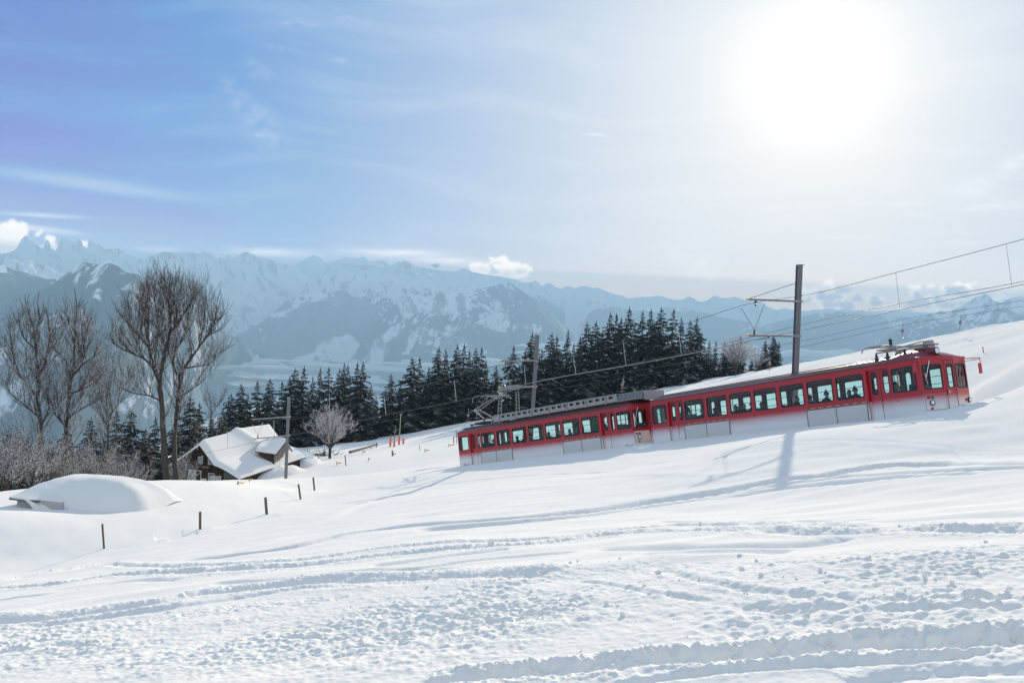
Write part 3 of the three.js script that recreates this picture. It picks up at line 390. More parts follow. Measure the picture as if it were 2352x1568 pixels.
{
  // the forest edge: [X, Y of the tip, distance, crown number, width]
  const z7 = (f) => { const o = []; for (let i = 0; i < f.length; i += 4) o.push([(500 + f[i] / 3.36) * 0.9408, (750 + f[i + 1] / 3.36) * 0.9408, f[i + 2], f[i + 3]]); return o; };
  const z8 = (f) => { const o = []; for (let i = 0; i < f.length; i += 4) o.push([(1150 + f[i] / 2.94) * 0.9408, (700 + f[i + 1] / 2.94) * 0.9408, f[i + 2], f[i + 3]]); return o; };
  const r = rng(5), foot = [[420, 1100], [560, 1062], [700, 1042], [798, 1018], [890, 1002], [1002, 980], [1097, 963], [1250, 940], [1485, 902], [1562, 888], [1626, 874], [1690, 864], [1738, 854], [1810, 841]];
  const footY = (X) => { for (let i = 1; i < foot.length; i++) if (X < foot[i][0]) return lerp(foot[i - 1][1], foot[i][1], (X - foot[i - 1][0]) / (foot[i][0] - foot[i - 1][0])); return 841; };
  const plant = (X, Y, d, kind, label, group, width = 1) => {
    const base = onGround(P(X, footY(X), d).x, -d); base.y -= 0.3; const X0 = seenAt(base)[0]; base.x += (X - 0.028 * (footY(X) - Y) - X0) * d / FL; base.y = groundY(base.x, -d) - 0.3;
    const tip = P(X, Y, d).y, h = Math.max(4, (tip - base.y) / 1.02); return spruce(kind, base, h, width * (0.9 + 0.25 * r()), r() * 6.28, label, group);
  };
  const count = ['first', 'second', 'third', 'fourth', 'fifth', 'sixth', 'seventh', 'eighth', 'ninth', 'tenth', 'eleventh', 'twelfth', 'thirteenth', 'fourteenth', 'fifteenth', 'sixteenth', 'seventeenth', 'eighteenth'];
  const rows = [
    ['dark spruce rising behind the chalet roof', 'spruces behind the chalet', z7([215, 700, 165, 5, 295, 615, 168, 5, 352, 700, 172, 1, 430, 595, 172, 1, 530, 575, 170, 0, 630, 598, 178, 1])],
    ['dark spruce in the row behind the round frosted tree', 'spruces behind the round frosted tree', z7([690, 560, 185, 1, 735, 492, 182, 5, 810, 478, 180, 1, 880, 560, 196, 3, 940, 485, 190, 3, 1010, 480, 192, 1, 1098, 492, 190, 0, 1135, 447, 192, 3, 1165, 462, 196, 1, 1245, 445, 188, 1, 1287, 442, 186, 0, 1360, 632, 196, 1, 1400, 720, 200, 0])],
    ['dark spruce between the forest gap and the middle mast', 'spruces left of the middle mast', z7([1520, 535, 198, 0, 1470, 700, 204, 1, 1600, 600, 205, 1, 1690, 400, 200, 5, 1752, 400, 206, 1, 1830, 480, 208, 0, 1910, 320, 203, 0, 1965, 338, 208, 3, 2060, 296, 204, 0, 2120, 292, 207, 1, 2160, 350, 210, 3, 2212, 325, 205, 0, 2262, 318, 208, 1]).concat(z8([100, 520, 212, 1, 175, 560, 208, 0, 295, 415, 205, 0, 430, 322, 206, 0, 380, 460, 214, 1]))],
    ['dark spruce just right of the middle mast', 'spruces right of the middle mast', z8([500, 440, 214, 1, 570, 322, 208, 0, 606, 346, 210, 1, 640, 470, 214, 3, 686, 306, 212, 3, 730, 400, 214, 1])],
    ['tall dark spruce in the high clump above the carriage joint', 'tall spruces above the carriage joint', z8([775, 350, 212, 1, 820, 247, 208, 5, 886, 240, 210, 0, 930, 320, 214, 1, 985, 175, 212, 0, 1030, 182, 214, 1, 1065, 215, 208, 3, 1120, 140, 213, 0, 1165, 250, 208, 1, 1220, 160, 212, 3, 1280, 150, 208, 0, 1320, 240, 214, 1, 1352, 140, 211, 0, 1440, 150, 208, 1, 1497, 212, 205, 3, 1562, 236, 202, 6, 1612, 210, 204, 0, 1650, 330, 206, 1])],
    ['small spruce at the right end of the forest', 'small spruces at the right end of the forest', z8([1705, 385, 206, 1, 1752, 385, 208, 1, 1815, 392, 212, 1, 1856, 402, 214, 0, 1926, 345, 206, 6, 2108, 378, 196, 5, 2170, 330, 194, 0, 2205, 388, 198, 1])],
  ];
  for (const [what, group, list] of rows) {
    list.sort((a, b) => a[0] - b[0]);
    list.forEach(([X, Y, d, kind], i) => plant(X, Y, d, kind, `${what}, ${count[i]} from the left`, group, kind === 3 ? 0.9 : 1));
  }
  // the second and third rows, seen only as dark between the front trees
  for (let i = 0; i < 74; i++) {
    const X = 480 + 1290 * (i + r()) / 74, top = X < 640 ? 990 : X < 870 ? lerp(960, 920, (X - 640) / 230) : X < 950 ? 960 : X < 1250 ? lerp(900, 850, (X - 950) / 300) : X < 1310 ? 850 : X < 1620 ? 800 : 835, d = (X < 640 ? 176 : 202) + 26 * r();
    plant(X, top - 15 + 75 * r(), d, Math.floor(r() * 6), 'dark spruce mostly hidden within the forest ' + (X < 640 ? 'behind the chalet' : X < 870 ? 'behind the round frosted tree' : X < 1225 ? 'left of the middle mast' : X < 1400 ? 'right of the middle mast' : X < 1600 ? 'inside the high clump' : 'at the forest\'s right end'), 'spruces within the forest', 1.15);
  }
  // dark spruces low behind the bare trees and the thicket on the left
  const left = [[150, 985, 96], [205, 960, 100], [262, 940, 104], [297, 942, 108], [330, 985, 102], [352, 958, 112], [398, 965, 110], [430, 912, 118], [452, 925, 122], [480, 960, 126], [505, 940, 130], [60, 1000, 92], [110, 1010, 90], [20, 985, 95], [180, 1020, 92], [240, 1010, 96]].sort((a, b) => a[0] - b[0]);
  left.forEach(([X, Y, d], i) => { const b = P(X, 1120, d), base = V(b.x, groundY(b.x, b.z) - 0.3, b.z), h = P(X, Y, d).y - base.y; spruce(i % 3 === 0 ? 5 : i % 3, base, Math.max(3, h), 1.1, r() * 6, `dark spruce standing behind the bare trees, ${count[i]} from the left`, 'spruces behind the bare trees'); });
}

// ---------------------------------------------------------------- bare trees
// limbs: [radius at the start, radius at the end, points as [X, Y, depth offset]]; finer twigs are grown on them
function bareTree(name, label, category, group, base, limbs, o) {
  const { cap = null, base0 = [0.042, 0.033, 0.027], white = 0.46, thin = 1, seed, len = 0.2, twigs = 22, frost = 0.35, up = 0.55, fine = 1, r0 = 0.02, bushy = 0.35 } = o, r = rng(seed), wood = [], s = new Soup(), t = thing(name, label, category, base, group), K = [0.055, 0.045, 0.04];
  const tint = (lv) => { const g = 0.75 + 0.5 * r(); return r() < frost * (0.45 + 0.4 * lv) ? [white * g, white * 0.98 * g, white * g] : [base0[0] * g, base0[1] * g, base0[2] * g]; };
  const grow = (p, dir, L, rad, lv) => {
    const n = lv > 1 ? 3 : 4; let q = p.clone(), d = dir.clone();
    for (let i = 0; i < n; i++) {
      d.add(V((r() - 0.5) * 0.42, (r() - 0.35) * 0.24 + up * 0.12, (r() - 0.5) * 0.42)).normalize();
      const e = q.clone().addScaledVector(d, L / n), k = tint(lv); if (cap) { const [X, Y] = seenAt(e.clone().add(base)), k2 = ((X - cap[0]) / cap[2]) ** 2 + ((Y - cap[1]) / cap[3]) ** 2; if (k2 > 0.62 + 0.75 * r()) return; } s.seg(q, e, rad * (1 - 0.75 * i / n), rad * (1 - 0.75 * (i + 1) / n), k);
      if (lv < 1 + fine) { const m = lv < 1 ? 1 + (r() < 0.45 ? 1 : 0) : r() < 0.75 + 0.5 * bushy ? 1 : 0; for (let b = 0; b < m; b++) { const nd = d.clone().add(V((r() - 0.5) * 1.5, (r() - 0.3) * 0.8 + up * 0.3, (r() - 0.5) * 1.5)).normalize(); grow(q.clone().lerp(e, r()), nd, L * (0.42 + 0.3 * r()), Math.max(r0 * 0.35, rad * 0.55), lv + 1); } }
      q = e;
    }
  };
  for (const [ra0, rb0, pts] of limbs) {
    const ra = ra0 * thin, rb = rb0 * thin;
    const c = new THREE.CatmullRomCurve3(pts.map((p) => p.clone().sub(base)), false, 'centripetal'), N = Math.max(6, pts.length * 4), L = c.getLength();
    let prev = null; for (let i = 0; i <= N; i++) { const p = c.getPointAt(i / N).add(V(0.05 * ra * 4 * (r() - 0.5), 0, 0.05 * ra * 4 * (r() - 0.5))), ra1 = lerp(ra, rb, (i / N) ** 0.8); if (prev) { if (prev[1] > 0.03) wood.push(rod(prev[0], p, prev[1], ra1, 7)); else s.seg(prev[0], p, prev[1], ra1, K); } prev = [p, ra1]; }
    const n = Math.round(twigs * L / 6); for (let i = 0; i < n; i++) { const u = 0.14 + 0.86 * (i + r()) / n, rad = lerp(ra, rb, u ** 0.8); if (rad > 0.17 && r() < 0.8) continue; const a = r() * 6.28, tg = c.getTangentAt(Math.min(1, u)), d = V(Math.cos(a), 0.15 * r(), Math.sin(a)).multiplyScalar(0.75).add(tg.multiplyScalar(0.9)).add(V(0, up * 0.6, 0)).normalize(); grow(c.getPointAt(Math.min(1, u)), d, len * (0.55 + 0.9 * r()) * (1.25 - 0.75 * u), Math.min(rad * 0.6, r0 * (1 + r())), 0); }
  }
  if (wood.length) part("trunk", wood, M.bark, t); part("crown", s.geo(), M.twig, t); return t;
}
{
  const z5 = (d, f) => { const o = []; for (let i = 0; i < f.length; i += 3) o.push(P(f[i] * 0.396, 564.5 + f[i + 1] * 0.396, d + f[i + 2])); return o; };
  const big = (ra, rb, f) => [ra, rb, z5(70, f)];
  const b0 = onGround(P(390, 1112, 70).x, -70); b0.y -= 0.4;
  bareTree('bare_tree', 'tall bare tree with two frosted trunks spreading like a fan, left of the chalet', 'tree', null, b0, [
    [0.40, 0.05, [b0, ...z5(70, [955, 1270, 0, 945, 1050, 0, 935, 900, 0, 925, 790, 0, 940, 690, 0.3, 965, 580, 0.5, 985, 490, 0.8, 985, 410, 0.8, 975, 330, 1, 960, 240, 1.2, 948, 165, 1.2])]],
    big(0.20, 0.02, [925, 800, 0, 880, 680, -0.8, 860, 560, -1.4, 855, 480, -1.6, 862, 400, -2, 850, 320, -2.2, 862, 240, -2.2]), big(0.14, 0.02, [905, 735, 0, 840, 660, 0.8, 760, 622, 1.4, 690, 592, 2, 640, 555, 2.6, 600, 520, 3]),
    big(0.15, 0.02, [982, 500, 0.8, 1020, 465, 0, 1060, 400, -0.6, 1100, 330, -1, 1130, 240, -1.2]), big(0.11, 0.02, [872, 605, -1.2, 800, 520, -1.6, 740, 450, -2, 690, 395, -2.2, 660, 330, -2.4]), big(0.09, 0.015, [985, 420, 0.8, 1000, 330, 1.4, 1012, 230, 1.8, 1040, 130, 2]),
    big(0.10, 0.02, [932, 900, 0, 860, 868, -1, 790, 858, -1.8, 720, 836, -2.4, 660, 790, -3]), big(0.10, 0.015, [862, 470, -1.6, 830, 380, -1, 812, 300, -0.6, 800, 220, -0.4]), big(0.09, 0.015, [960, 590, 0.4, 920, 480, 1.4, 905, 380, 2, 890, 270, 2.4, 880, 170, 2.6]), big(0.08, 0.015, [975, 330, 1, 930, 240, 0.4, 905, 170, 0, 900, 120, 0]), big(0.07, 0.015, [840, 660, 0.8, 790, 560, 0.4, 760, 470, 0, 745, 380, -0.2]),
    [0.33, 0.12, [b0.clone().add(V(0.75, 0.1, 0.3)), ...z5(70, [1008, 1200, 0.6, 1020, 1000, 0.9, 1030, 880, 1, 1045, 790, 1.2, 1060, 720, 1.4])]],
    big(0.17, 0.02, [1060, 720, 1.4, 1100, 660, 1, 1150, 590, 0.4, 1200, 520, 0, 1240, 460, -0.4, 1290, 400, -0.6, 1330, 330, -0.8]), big(0.15, 0.02, [1045, 780, 1.2, 1005, 690, 2, 1012, 600, 2.6, 1060, 540, 3, 1080, 465, 3.2, 1090, 380, 3.4, 1100, 300, 3.4, 1118, 210, 3.4]),
    big(0.10, 0.015, [1062, 710, 1.4, 1140, 700, 2.2, 1200, 690, 2.8, 1262, 650, 3.2]), big(0.09, 0.015, [1150, 590, 0.4, 1170, 500, 1.2, 1182, 420, 1.8, 1205, 320, 2.2]), big(0.08, 0.015, [1200, 520, 0, 1250, 500, -1, 1300, 470, -1.6, 1335, 420, -2]), big(0.07, 0.015, [1030, 880, 1, 1100, 840, 0.2, 1160, 800, -0.4, 1220, 740, -0.8]), big(0.07, 0.015, [1240, 460, -0.4, 1250, 380, 0.4, 1262, 300, 0.8, 1280, 240, 1]),
  ], { cap: [390, 800, 152, 200], seed: 71, thin: 0.78, len: 3.2, twigs: 24, frost: 0.26, r0: 0.021, fine: 1, up: 0.8 });
  const tree = (label, X, Y, d, seed, f, o) => { const b = onGround(P(X, Y, d).x, -d); b.y -= 0.4; return bareTree('bare_tree', label, 'tree', 'bare trees on the left edge', b, f(b, (ra, rb, g) => [ra, rb, z5(d, g)]), { seed, thin: 0.8, len: 2.9, twigs: 22, frost: 0.34, r0: 0.021, up: 0.6, ...o }); };
  tree('bare frosted tree at the left edge, its dark trunk bending up over the snowy hut', 96, 1120, 72, 72, (b, B) => [
    [0.34, 0.03, [b, ...z5(72, [240, 1200, 0, 230, 1000, 0, 215, 880, 0, 218, 750, 0.3, 205, 600, 0.6, 200, 520, 0.8, 175, 420, 1, 150, 340, 1.2, 140, 280, 1.2])]],
    B(0.14, 0.02, [215, 760, 0.3, 260, 680, -0.8, 275, 600, -1.2, 285, 500, -1.4, 270, 400, -1.6, 245, 330, -1.6]), B(0.12, 0.02, [222, 880, 0, 150, 800, 0.8, 100, 720, 1.2, 70, 620, 1.4, 60, 520, 1.6, 50, 400, 1.8]), B(0.12, 0.02, [230, 1000, 0, 150, 930, -1, 80, 880, -1.6, 20, 800, -2]), B(0.09, 0.02, [205, 600, 0.6, 140, 540, 0, 110, 460, -0.6, 100, 360, -0.8]), B(0.10, 0.02, [235, 1050, 0, 280, 940, 1, 270, 840, 1.4, 310, 740, 1.8]), B(0.11, 0.02, [238, 1290, 0, 170, 1200, -1.2, 90, 1150, -2, 0, 1140, -2.6]), B(0.08, 0.015, [200, 520, 0.8, 225, 430, 1.6, 215, 330, 2, 230, 250, 2]),
  ], { cap: [72, 885, 105, 205] });
  tree('bare frosted tree left of the tall fan-shaped tree, with one upright stem', 152, 1118, 74, 73, (b, B) => [
    [0.30, 0.03, [b, ...z5(74, [378, 1150, 0, 395, 900, 0, 408, 780, 0, 425, 680, 0.2, 432, 560, 0.4, 436, 440, 0.6, 440, 330, 0.8, 432, 250, 0.8])]],
    B(0.12, 0.02, [425, 745, 0, 470, 690, -0.8, 482, 600, -1.2, 500, 500, -1.4, 520, 430, -1.6, 560, 400, -1.6]), B(0.10, 0.02, [412, 760, 0, 375, 660, 0.8, 330, 620, 1.2, 300, 540, 1.6]), B(0.10, 0.02, [400, 860, 0, 480, 830, -1, 560, 780, -1.6, 600, 720, -2]), B(0.08, 0.02, [432, 560, 0.4, 400, 470, 1, 380, 380, 1.4, 360, 300, 1.6]), B(0.10, 0.02, [390, 1000, 0, 480, 940, 1.2, 560, 900, 1.8, 610, 850, 2.4]), B(0.09, 0.02, [385, 1050, 0, 320, 980, -1, 290, 900, -1.4, 250, 840, -1.6]), B(0.07, 0.015, [470, 690, -0.8, 540, 640, 0, 580, 560, 0.4]),
  ], { cap: [172, 880, 88, 205] });
  tree('slim bare frosted tree in the gap left of the fan-shaped tree', 246, 1112, 80, 74, (b, B) => [
    [0.16, 0.02, [b, ...z5(80, [625, 1150, 0, 622, 1020, 0, 615, 900, 0, 640, 800, 0.3, 652, 700, 0.6, 650, 640, 0.8])]], B(0.09, 0.015, [622, 1050, 0, 580, 960, 0.6, 590, 860, 1, 570, 780, 1.2]), B(0.08, 0.015, [622, 1000, 0, 680, 920, -0.8, 700, 840, -1.2, 740, 780, -1.4]), B(0.06, 0.012, [560, 900, 0.8, 540, 800, 1, 520, 720, 1.2]),
  ]);
  tree('small bare leaning tree right of the fan-shaped tree, before dark spruces', 484, 1060, 128, 75, (b, B) => [
    [0.16, 0.02, [b, ...z5(128, [1225, 1120, 0, 1218, 1020, 0, 1222, 950, 0, 1215, 890, 0.4, 1205, 850, 0.6])]], B(0.08, 0.015, [1220, 990, 0, 1255, 930, 0.6, 1290, 890, 0.9, 1310, 850, 1.2]), B(0.06, 0.012, [1222, 960, 0, 1190, 900, -0.6, 1185, 860, -0.8]),
  ], { twigs: 24, len: 1.6 });
  // frosted bushes and round frosted trees: many stems from one foot
  const bush = (name, label, group, X, Y, d, w, h, seed, o = {}) => {
    const r = rng(seed), b = onGround(P(X, Y, d).x, -d); b.y -= 0.25; const limbs = [], up = V(0.02, 1, 0);
    const stem = o.stem ?? 0.08, n = o.n ?? 9; for (let i = 0; i < n; i++) { const a = i * 2.399, q = Math.sqrt((i + 0.6) / n), k = V(Math.cos(a) * q * w / 2, h * (0.98 - 0.42 * q * q), Math.sin(a) * q * w / 2), s0 = V(0, h * stem, 0); limbs.push([0.055 * h / 5, 0.012, [b.clone().add(s0), b.clone().add(V(k.x * 0.35, h * (stem + 0.5 * (k.y / h - stem)), k.z * 0.35)), b.clone().add(V(k.x * 0.8, lerp(h * stem, k.y, 0.85), k.z * 0.8)), b.clone().add(k)]]); }
    if (o.stem) limbs.push([0.03 * h, 0.022 * h, [b, b.clone().addScaledVector(up, h * o.stem * 1.3)]]);
    return bareTree(name, label, name === 'frosted_bush' ? 'bush' : 'tree', group, b, limbs, { seed, len: o.len ?? 0.26 * h, twigs: o.twigs ?? 36, white: 0.58, frost: o.frost ?? 0.4, r0: o.r0 ?? 0.032, up: o.up ?? 0.3, bushy: 0.5 });
  };
  const where = ['at the left edge below the leaning limb', 'behind the left end of the snowy hut', 'below the left bare tree', 'between the two left bare trees', 'right of the upright bare tree', 'before the grey pole', 'beside the fan-shaped tree\'s trunks', 'over the chalet\'s left corner', 'low at the left edge, nearest the camera'];
  [[14, 1165, 62, 6.0, 4.6], [70, 1150, 66, 5.4, 5.0], [128, 1140, 70, 5.2, 5.0], [186, 1130, 74, 5.2, 5.6], [238, 1122, 78, 5.2, 5.0], [292, 1118, 84, 5.0, 5.0], [318, 1112, 92, 3.2, 3.6], [414, 1105, 88, 3.6, 4.4], [8, 1195, 52, 5, 3.4]].forEach(([X, Y, d, w, h], i) => bush('frosted_bush', 'tangled grey bush white with rime, ' + where[i], 'frosted bushes on the left', X, Y, d, w, h, 90 + i, { twigs: 15, n: 9 }));
  bush('frosted_tree', 'round bare tree white with rime on a short trunk, right of the chalet', null, 757, 1046, 132, 8.4, 8.0, 120, { ball: 1, stem: 0.2, n: 46, twigs: 8, len: 1.15, r0: 0.03, frost: 0.8, up: 0.08 });
  bush('frosted_tree', 'round bare tree white with rime at the forest end, left of the far mast', null, 1690, 866, 178, 8.6, 8.2, 121, { ball: 1, stem: 0.2, n: 46, twigs: 8, len: 1.15, r0: 0.04, frost: 0.95, up: 0.08 });
  bush('frosted_tree', 'small thin frosted tree between the round frosted tree and the last spruces', null, 1735, 858, 182, 5, 5.4, 122, { stem: 0.1, n: 9, twigs: 9, len: 1.3, r0: 0.03, frost: 0.9 });
}

// ---------------------------------------------------------------- the rack railway train
{
  // red above, white below, the two meeting in a print of shrinking red dots
  const dots = canvasTex(480, 1080, (c, w, h) => {
    const red = '#aa0f1f', white = '#d9d9dd', yOf = (m) => h - (m + 1.4) / 2.7 * h; c.fillStyle = white; c.fillRect(0, 0, w, h); c.fillStyle = red; c.fillRect(0, 0, w, yOf(-0.06));
    for (let row = 0; row < 22; row++) { const y = -0.07 - row * 0.028, k = 1 - row / 21, R = 10.4 * (0.12 + 0.88 * k); for (let i = -1; i < 25; i++) { c.beginPath(); c.ellipse((i + (row % 2) * 0.5 + 0.25) * 20, yOf(y), R * 1.1, R * 1.0, 0, 0, 7); c.fill(); } }
  });
  dots.repeat.set(1 / 0.96, 1 / 2.7); dots.offset.set(0, 1.4 / 2.7);
  const body = new THREE.MeshPhysicalMaterial({ map: dots, roughness: 0.38, clearcoat: 0.3, clearcoatRoughness: 0.25 }), red = new THREE.MeshPhysicalMaterial({ color: lin(0.39, 0.008, 0.018), roughness: 0.4, clearcoat: 0.3, clearcoatRoughness: 0.25 });
  const roofM = mat(0.13, 0.06, 0.06, 0.38, { metalness: 0.35 }), domeM = mat(0.16, 0.022, 0.03, 0.45), rubber = mat(0.012, 0.012, 0.013, 0.6), steel = mat(0.28, 0.28, 0.29, 0.45, { metalness: 0.6 }), alu = mat(0.33, 0.325, 0.32, 0.6, { metalness: 0.2 }), grey = mat(0.55, 0.55, 0.56, 0.5), dark = mat(0.03, 0.031, 0.033, 0.7), inner = mat(0.16, 0.18, 0.17, 0.7), seatM = mat(0.05, 0.055, 0.07, 0.85), brown = mat(0.20, 0.15, 0.09, 0.7), meshM = mat(0.15, 0.155, 0.165, 0.6, { metalness: 0.3 }), chrome = mat(0.7, 0.7, 0.72, 0.2, { metalness: 0.9 });
  const glass = new THREE.MeshPhysicalMaterial({ color: lin(0.74, 0.94, 0.91), roughness: 0.02, transmission: 1, thickness: 0, ior: 1.5 }), lensM = mat(0.75, 0.78, 0.8, 0.12, { metalness: 0.6 }), sigRed = mat(0.25, 0.008, 0.01, 0.3), sigGreen = mat(0.008, 0.12, 0.04, 0.3), yellow = mat(0.62, 0.40, 0.03, 0.6), tailRed = mat(0.55, 0.01, 0.015, 0.25), white = mat(0.72, 0.72, 0.74, 0.5);
  const rr = (p, x0, y0, x1, y1, r) => { p.moveTo(x0 + r, y0); p.lineTo(x1 - r, y0); p.absarc(x1 - r, y0 + r, r, -PI / 2, 0); p.lineTo(x1, y1 - r); p.absarc(x1 - r, y1 - r, r, 0, PI / 2); p.lineTo(x0 + r, y1); p.absarc(x0 + r, y1 - r, r, PI / 2, PI); p.lineTo(x0, y0 + r); p.absarc(x0 + r, y0 + r, r, PI, PI * 1.5); return p; };
  const ext = (sh, d) => new THREE.ExtrudeGeometry(sh, { depth: d, bevelEnabled: false, curveSegments: 5 });
  // an upright wall between plan points a and b (s, z), its outside on the side of z > 0 when it runs along +s
  const wallAt = (a, b) => { const dx = b[0] - a[0], dz = b[1] - a[1], L = Math.hypot(dx, dz); return { L, m: new THREE.Matrix4().makeBasis(V(dx / L, 0, dz / L), V(0, 1, 0), V(-dz / L, 0, dx / L)).setPosition(a[0], 0, a[1]) }; };
  const put = (g, w) => g.applyMatrix4(w.m);
  function panel(t, name, a, b, h0, h1, holes, m = body, thick = 0.05) {
    const w = wallAt(a, b), sh = new THREE.Shape(); sh.moveTo(0, h0); sh.lineTo(w.L, h0); sh.lineTo(w.L, h1); sh.lineTo(0, h1); for (const [x0, x1, y0, y1, r] of holes) sh.holes.push(rr(new THREE.Path(), x0, y0, x1, y1, r));
    part(name, put(ext(sh, thick).translate(0, 0, -thick), w), m, t);
    return w;
  }
  function windowIn(t, w, x0, x1, y0, y1, r, bars = 0, name = 'window') {
    const o = rr(new THREE.Shape(), x0 - 0.008, y0 - 0.008, x1 + 0.008, y1 + 0.008, r + 0.008); o.holes.push(rr(new THREE.Path(), x0 + 0.035, y0 + 0.035, x1 - 0.035, y1 - 0.035, Math.max(0.02, r - 0.035)));
    const f = part(name, put(ext(o, 0.045).translate(0, 0, -0.033), w), rubber, t);
    part('pane', put(new THREE.ShapeGeometry(rr(new THREE.Shape(), x0 + 0.03, y0 + 0.03, x1 - 0.03, y1 - 0.03, Math.max(0.02, r - 0.03)), 4).translate(0, 0, -0.016), w), glass, f);
    if (bars) part('window_bar', merge([...Array(bars)].map((_, i) => put(box(x1 - x0 - 0.05, 0.022, 0.022, (x0 + x1) / 2, y0 + (i + 1) * (y1 - y0) / (bars + 1), -0.05), w))), rubber, f);
    return f;
  }
  function doorIn(t, w, x0, x1, two) {                                   // a doorway in wall w with a recessed folding door
    const n = 2, wd = (x1 - x0) / n;
    for (let i = 0; i < n; i++) {
      const a = x0 + i * wd + 0.012, b = x0 + (i + 1) * wd - 0.012, c = (a + b) / 2, sh = new THREE.Shape(); sh.moveTo(a, -1.35); sh.lineTo(b, -1.35); sh.lineTo(b, 1.02); sh.lineTo(a, 1.02); sh.holes.push(rr(new THREE.Path(), c - 0.13, 0.03, c + 0.13, 0.95, 0.125));
      const d = part('door', put(ext(sh, 0.035).translate(0, 0, -0.15), w), body, t);
      const o = rr(new THREE.Shape(), c - 0.138, 0.022, c + 0.138, 0.958, 0.133); o.holes.push(rr(new THREE.Path(), c - 0.11, 0.05, c + 0.11, 0.93, 0.105)); part('window', put(ext(o, 0.02).translate(0, 0, -0.125), w), rubber, d);
      part('pane', put(new THREE.ShapeGeometry(rr(new THREE.Shape(), c - 0.115, 0.045, c + 0.115, 0.935, 0.11), 4).translate(0, 0, -0.13), w), glass, d);
    }
    part('door_handle', put(rbox(0.03, 0.14, 0.03, x0 + wd, -0.42, -0.095, 0.012), w), steel, t);
    part('door_jamb', merge([put(box(0.02, 1.24, 0.12, x0 - 0.01, 0.4, -0.11), w), put(box(0.02, 1.24, 0.12, x1 + 0.01, 0.4, -0.11), w), put(box(x1 - x0, 0.02, 0.12, (x0 + x1) / 2, 1.03, -0.11), w)]), red, t);
    part('door_jamb', merge([x0 - 0.01, x1 + 0.01].map((x) => put(box(0.02, 1.12, 0.12, x, -0.79, -0.11), w))), white, t);
  }
  const WID = 2.5;
  const lamp = (t, w, x, y, r, z = 0.0) => { const g = put(new THREE.CylinderGeometry(r * 1.22, r * 1.22, 0.07, 20).rotateX(PI / 2).translate(x, y, z + 0.03), w), h = part('headlight', g, rubber, t); part('lens', put(new THREE.SphereGeometry(r * 1.6, 16, 8, 0, 6.3, 0, 0.66).rotateX(PI / 2).translate(x, y, z + 0.06 - r * 1.25), w), lensM, h); return h; };
  const knob = (t, name, w, x, y, r, m) => part(name, put(new THREE.CylinderGeometry(r, r * 1.15, 0.05, 14).rotateX(PI / 2).translate(x, y, 0.025), w), m, t);

  function makeCar(frame, name, label, o) {
    const t = new THREE.Group(); t.name = name; t.applyMatrix4(frame.m); scene.add(t); tag(t, label, 'train carriage');
    const { s0, s1, wins, doors, access, nose } = o;
    // near and far walls
    for (const side of [0, 1]) {
      const a = side ? [s1, -WID] : [s0, 0], b = side ? [s0, -WID] : [s1, 0], X = (s) => (side ? s1 - s : s - s0), H = (s, e) => (side ? [X(e), X(s)] : [X(s), X(e)]);
      const holes = [...wins.map(([p, q]) => [...H(p, q), 0, 0.95, 0.09]), ...doors.map(([p, q]) => [...H(p, q), -1.3, 1.04, 0.01])];
      const w = panel(t, 'side_wall', a, b, -1.35, 1.2, holes);
      wins.forEach(([p, q]) => windowIn(t, w, ...H(p, q), 0, 0.95, 0.09, side ? 2 : 0));
      doors.forEach(([p, q]) => doorIn(t, w, ...H(p, q)));
      part('gutter', put(rbox(w.L, 0.06, 0.06, w.L / 2, 1.225, -0.005, 0.02), w), roofM, t);
      if (!side) {
        for (const [p, q] of access) {                                   // grey covers low on the wall, with a hinge strip of coloured blocks above
          const n = 2, wd = (q - p) / n;
          for (let i = 0; i < n; i++) part('access_panel', put(rbox(wd - 0.03, 0.96, 0.03, X(p) + wd * (i + 0.5), -0.78, 0.012, 0.01), w), grey, t);
          for (let i = 0; i <= n; i++) part('panel_post', put(rbox(0.035, 1.12, 0.05, X(p) + wd * i, -0.74, 0.02, 0.01), w), steel, t);
          const N = 14; part('hinge_strip', put(box(q - p, 0.045, 0.03, X(p) + (q - p) / 2, -0.215, 0.016), w), steel, t);
          for (let i = 0; i < N; i++) part('hinge_block', put(rbox((q - p) / N * 0.55, 0.035, 0.03, X(p) + (q - p) * (i + 0.5) / N, -0.212, 0.03, 0.008), w), i % 2 ? yellow : sigRed, t);
        }
        { const a = X(access[0][1]), b = X(access[1][0]); part('trim_line', merge([-0.62, -0.86].map((h) => put(box(b - a - 0.06, 0.008, 0.012, (a + b) / 2, h, 0), w))), grey, t); }
        for (const [s, h] of o.spots) part('marker_lamp', put(rbox(0.06, 0.05, 0.04, X(s), h, 0.015, 0.015), w), tailRed, t);
      }
    }
    // ends
    panel(t, 'end_wall', [s0, -WID], [s0, 0], -1.35, 1.2, [[0.3, 1.0, 0.0, 0.93, 0.09], [1.5, 2.2, 0.0, 0.93, 0.09]]);
    const we = wallAt([s0, -WID], [s0, 0]); windowIn(t, we, 0.3, 1.0, 0, 0.93, 0.09); windowIn(t, we, 1.5, 2.2, 0, 0.93, 0.09);
    const N = nose; // plan points from the near corner round the front to the far corner
    const wl = panel(t, 'front_panel', N[0], N[1], -1.35, 1.2, [[0.09, 0.90, 0.0, 0.95, 0.08]]); windowIn(t, wl, 0.09, 0.90, 0, 0.95, 0.08, 0, 'windscreen');
    const wd = panel(t, 'cab_door', N[1], N[2], -1.35, 1.2, [[0.14, wallAt(N[1], N[2]).L - 0.1, 0.0, 0.95, 0.1]]); windowIn(t, wd, 0.14, wd.L - 0.1, 0, 0.95, 0.1);
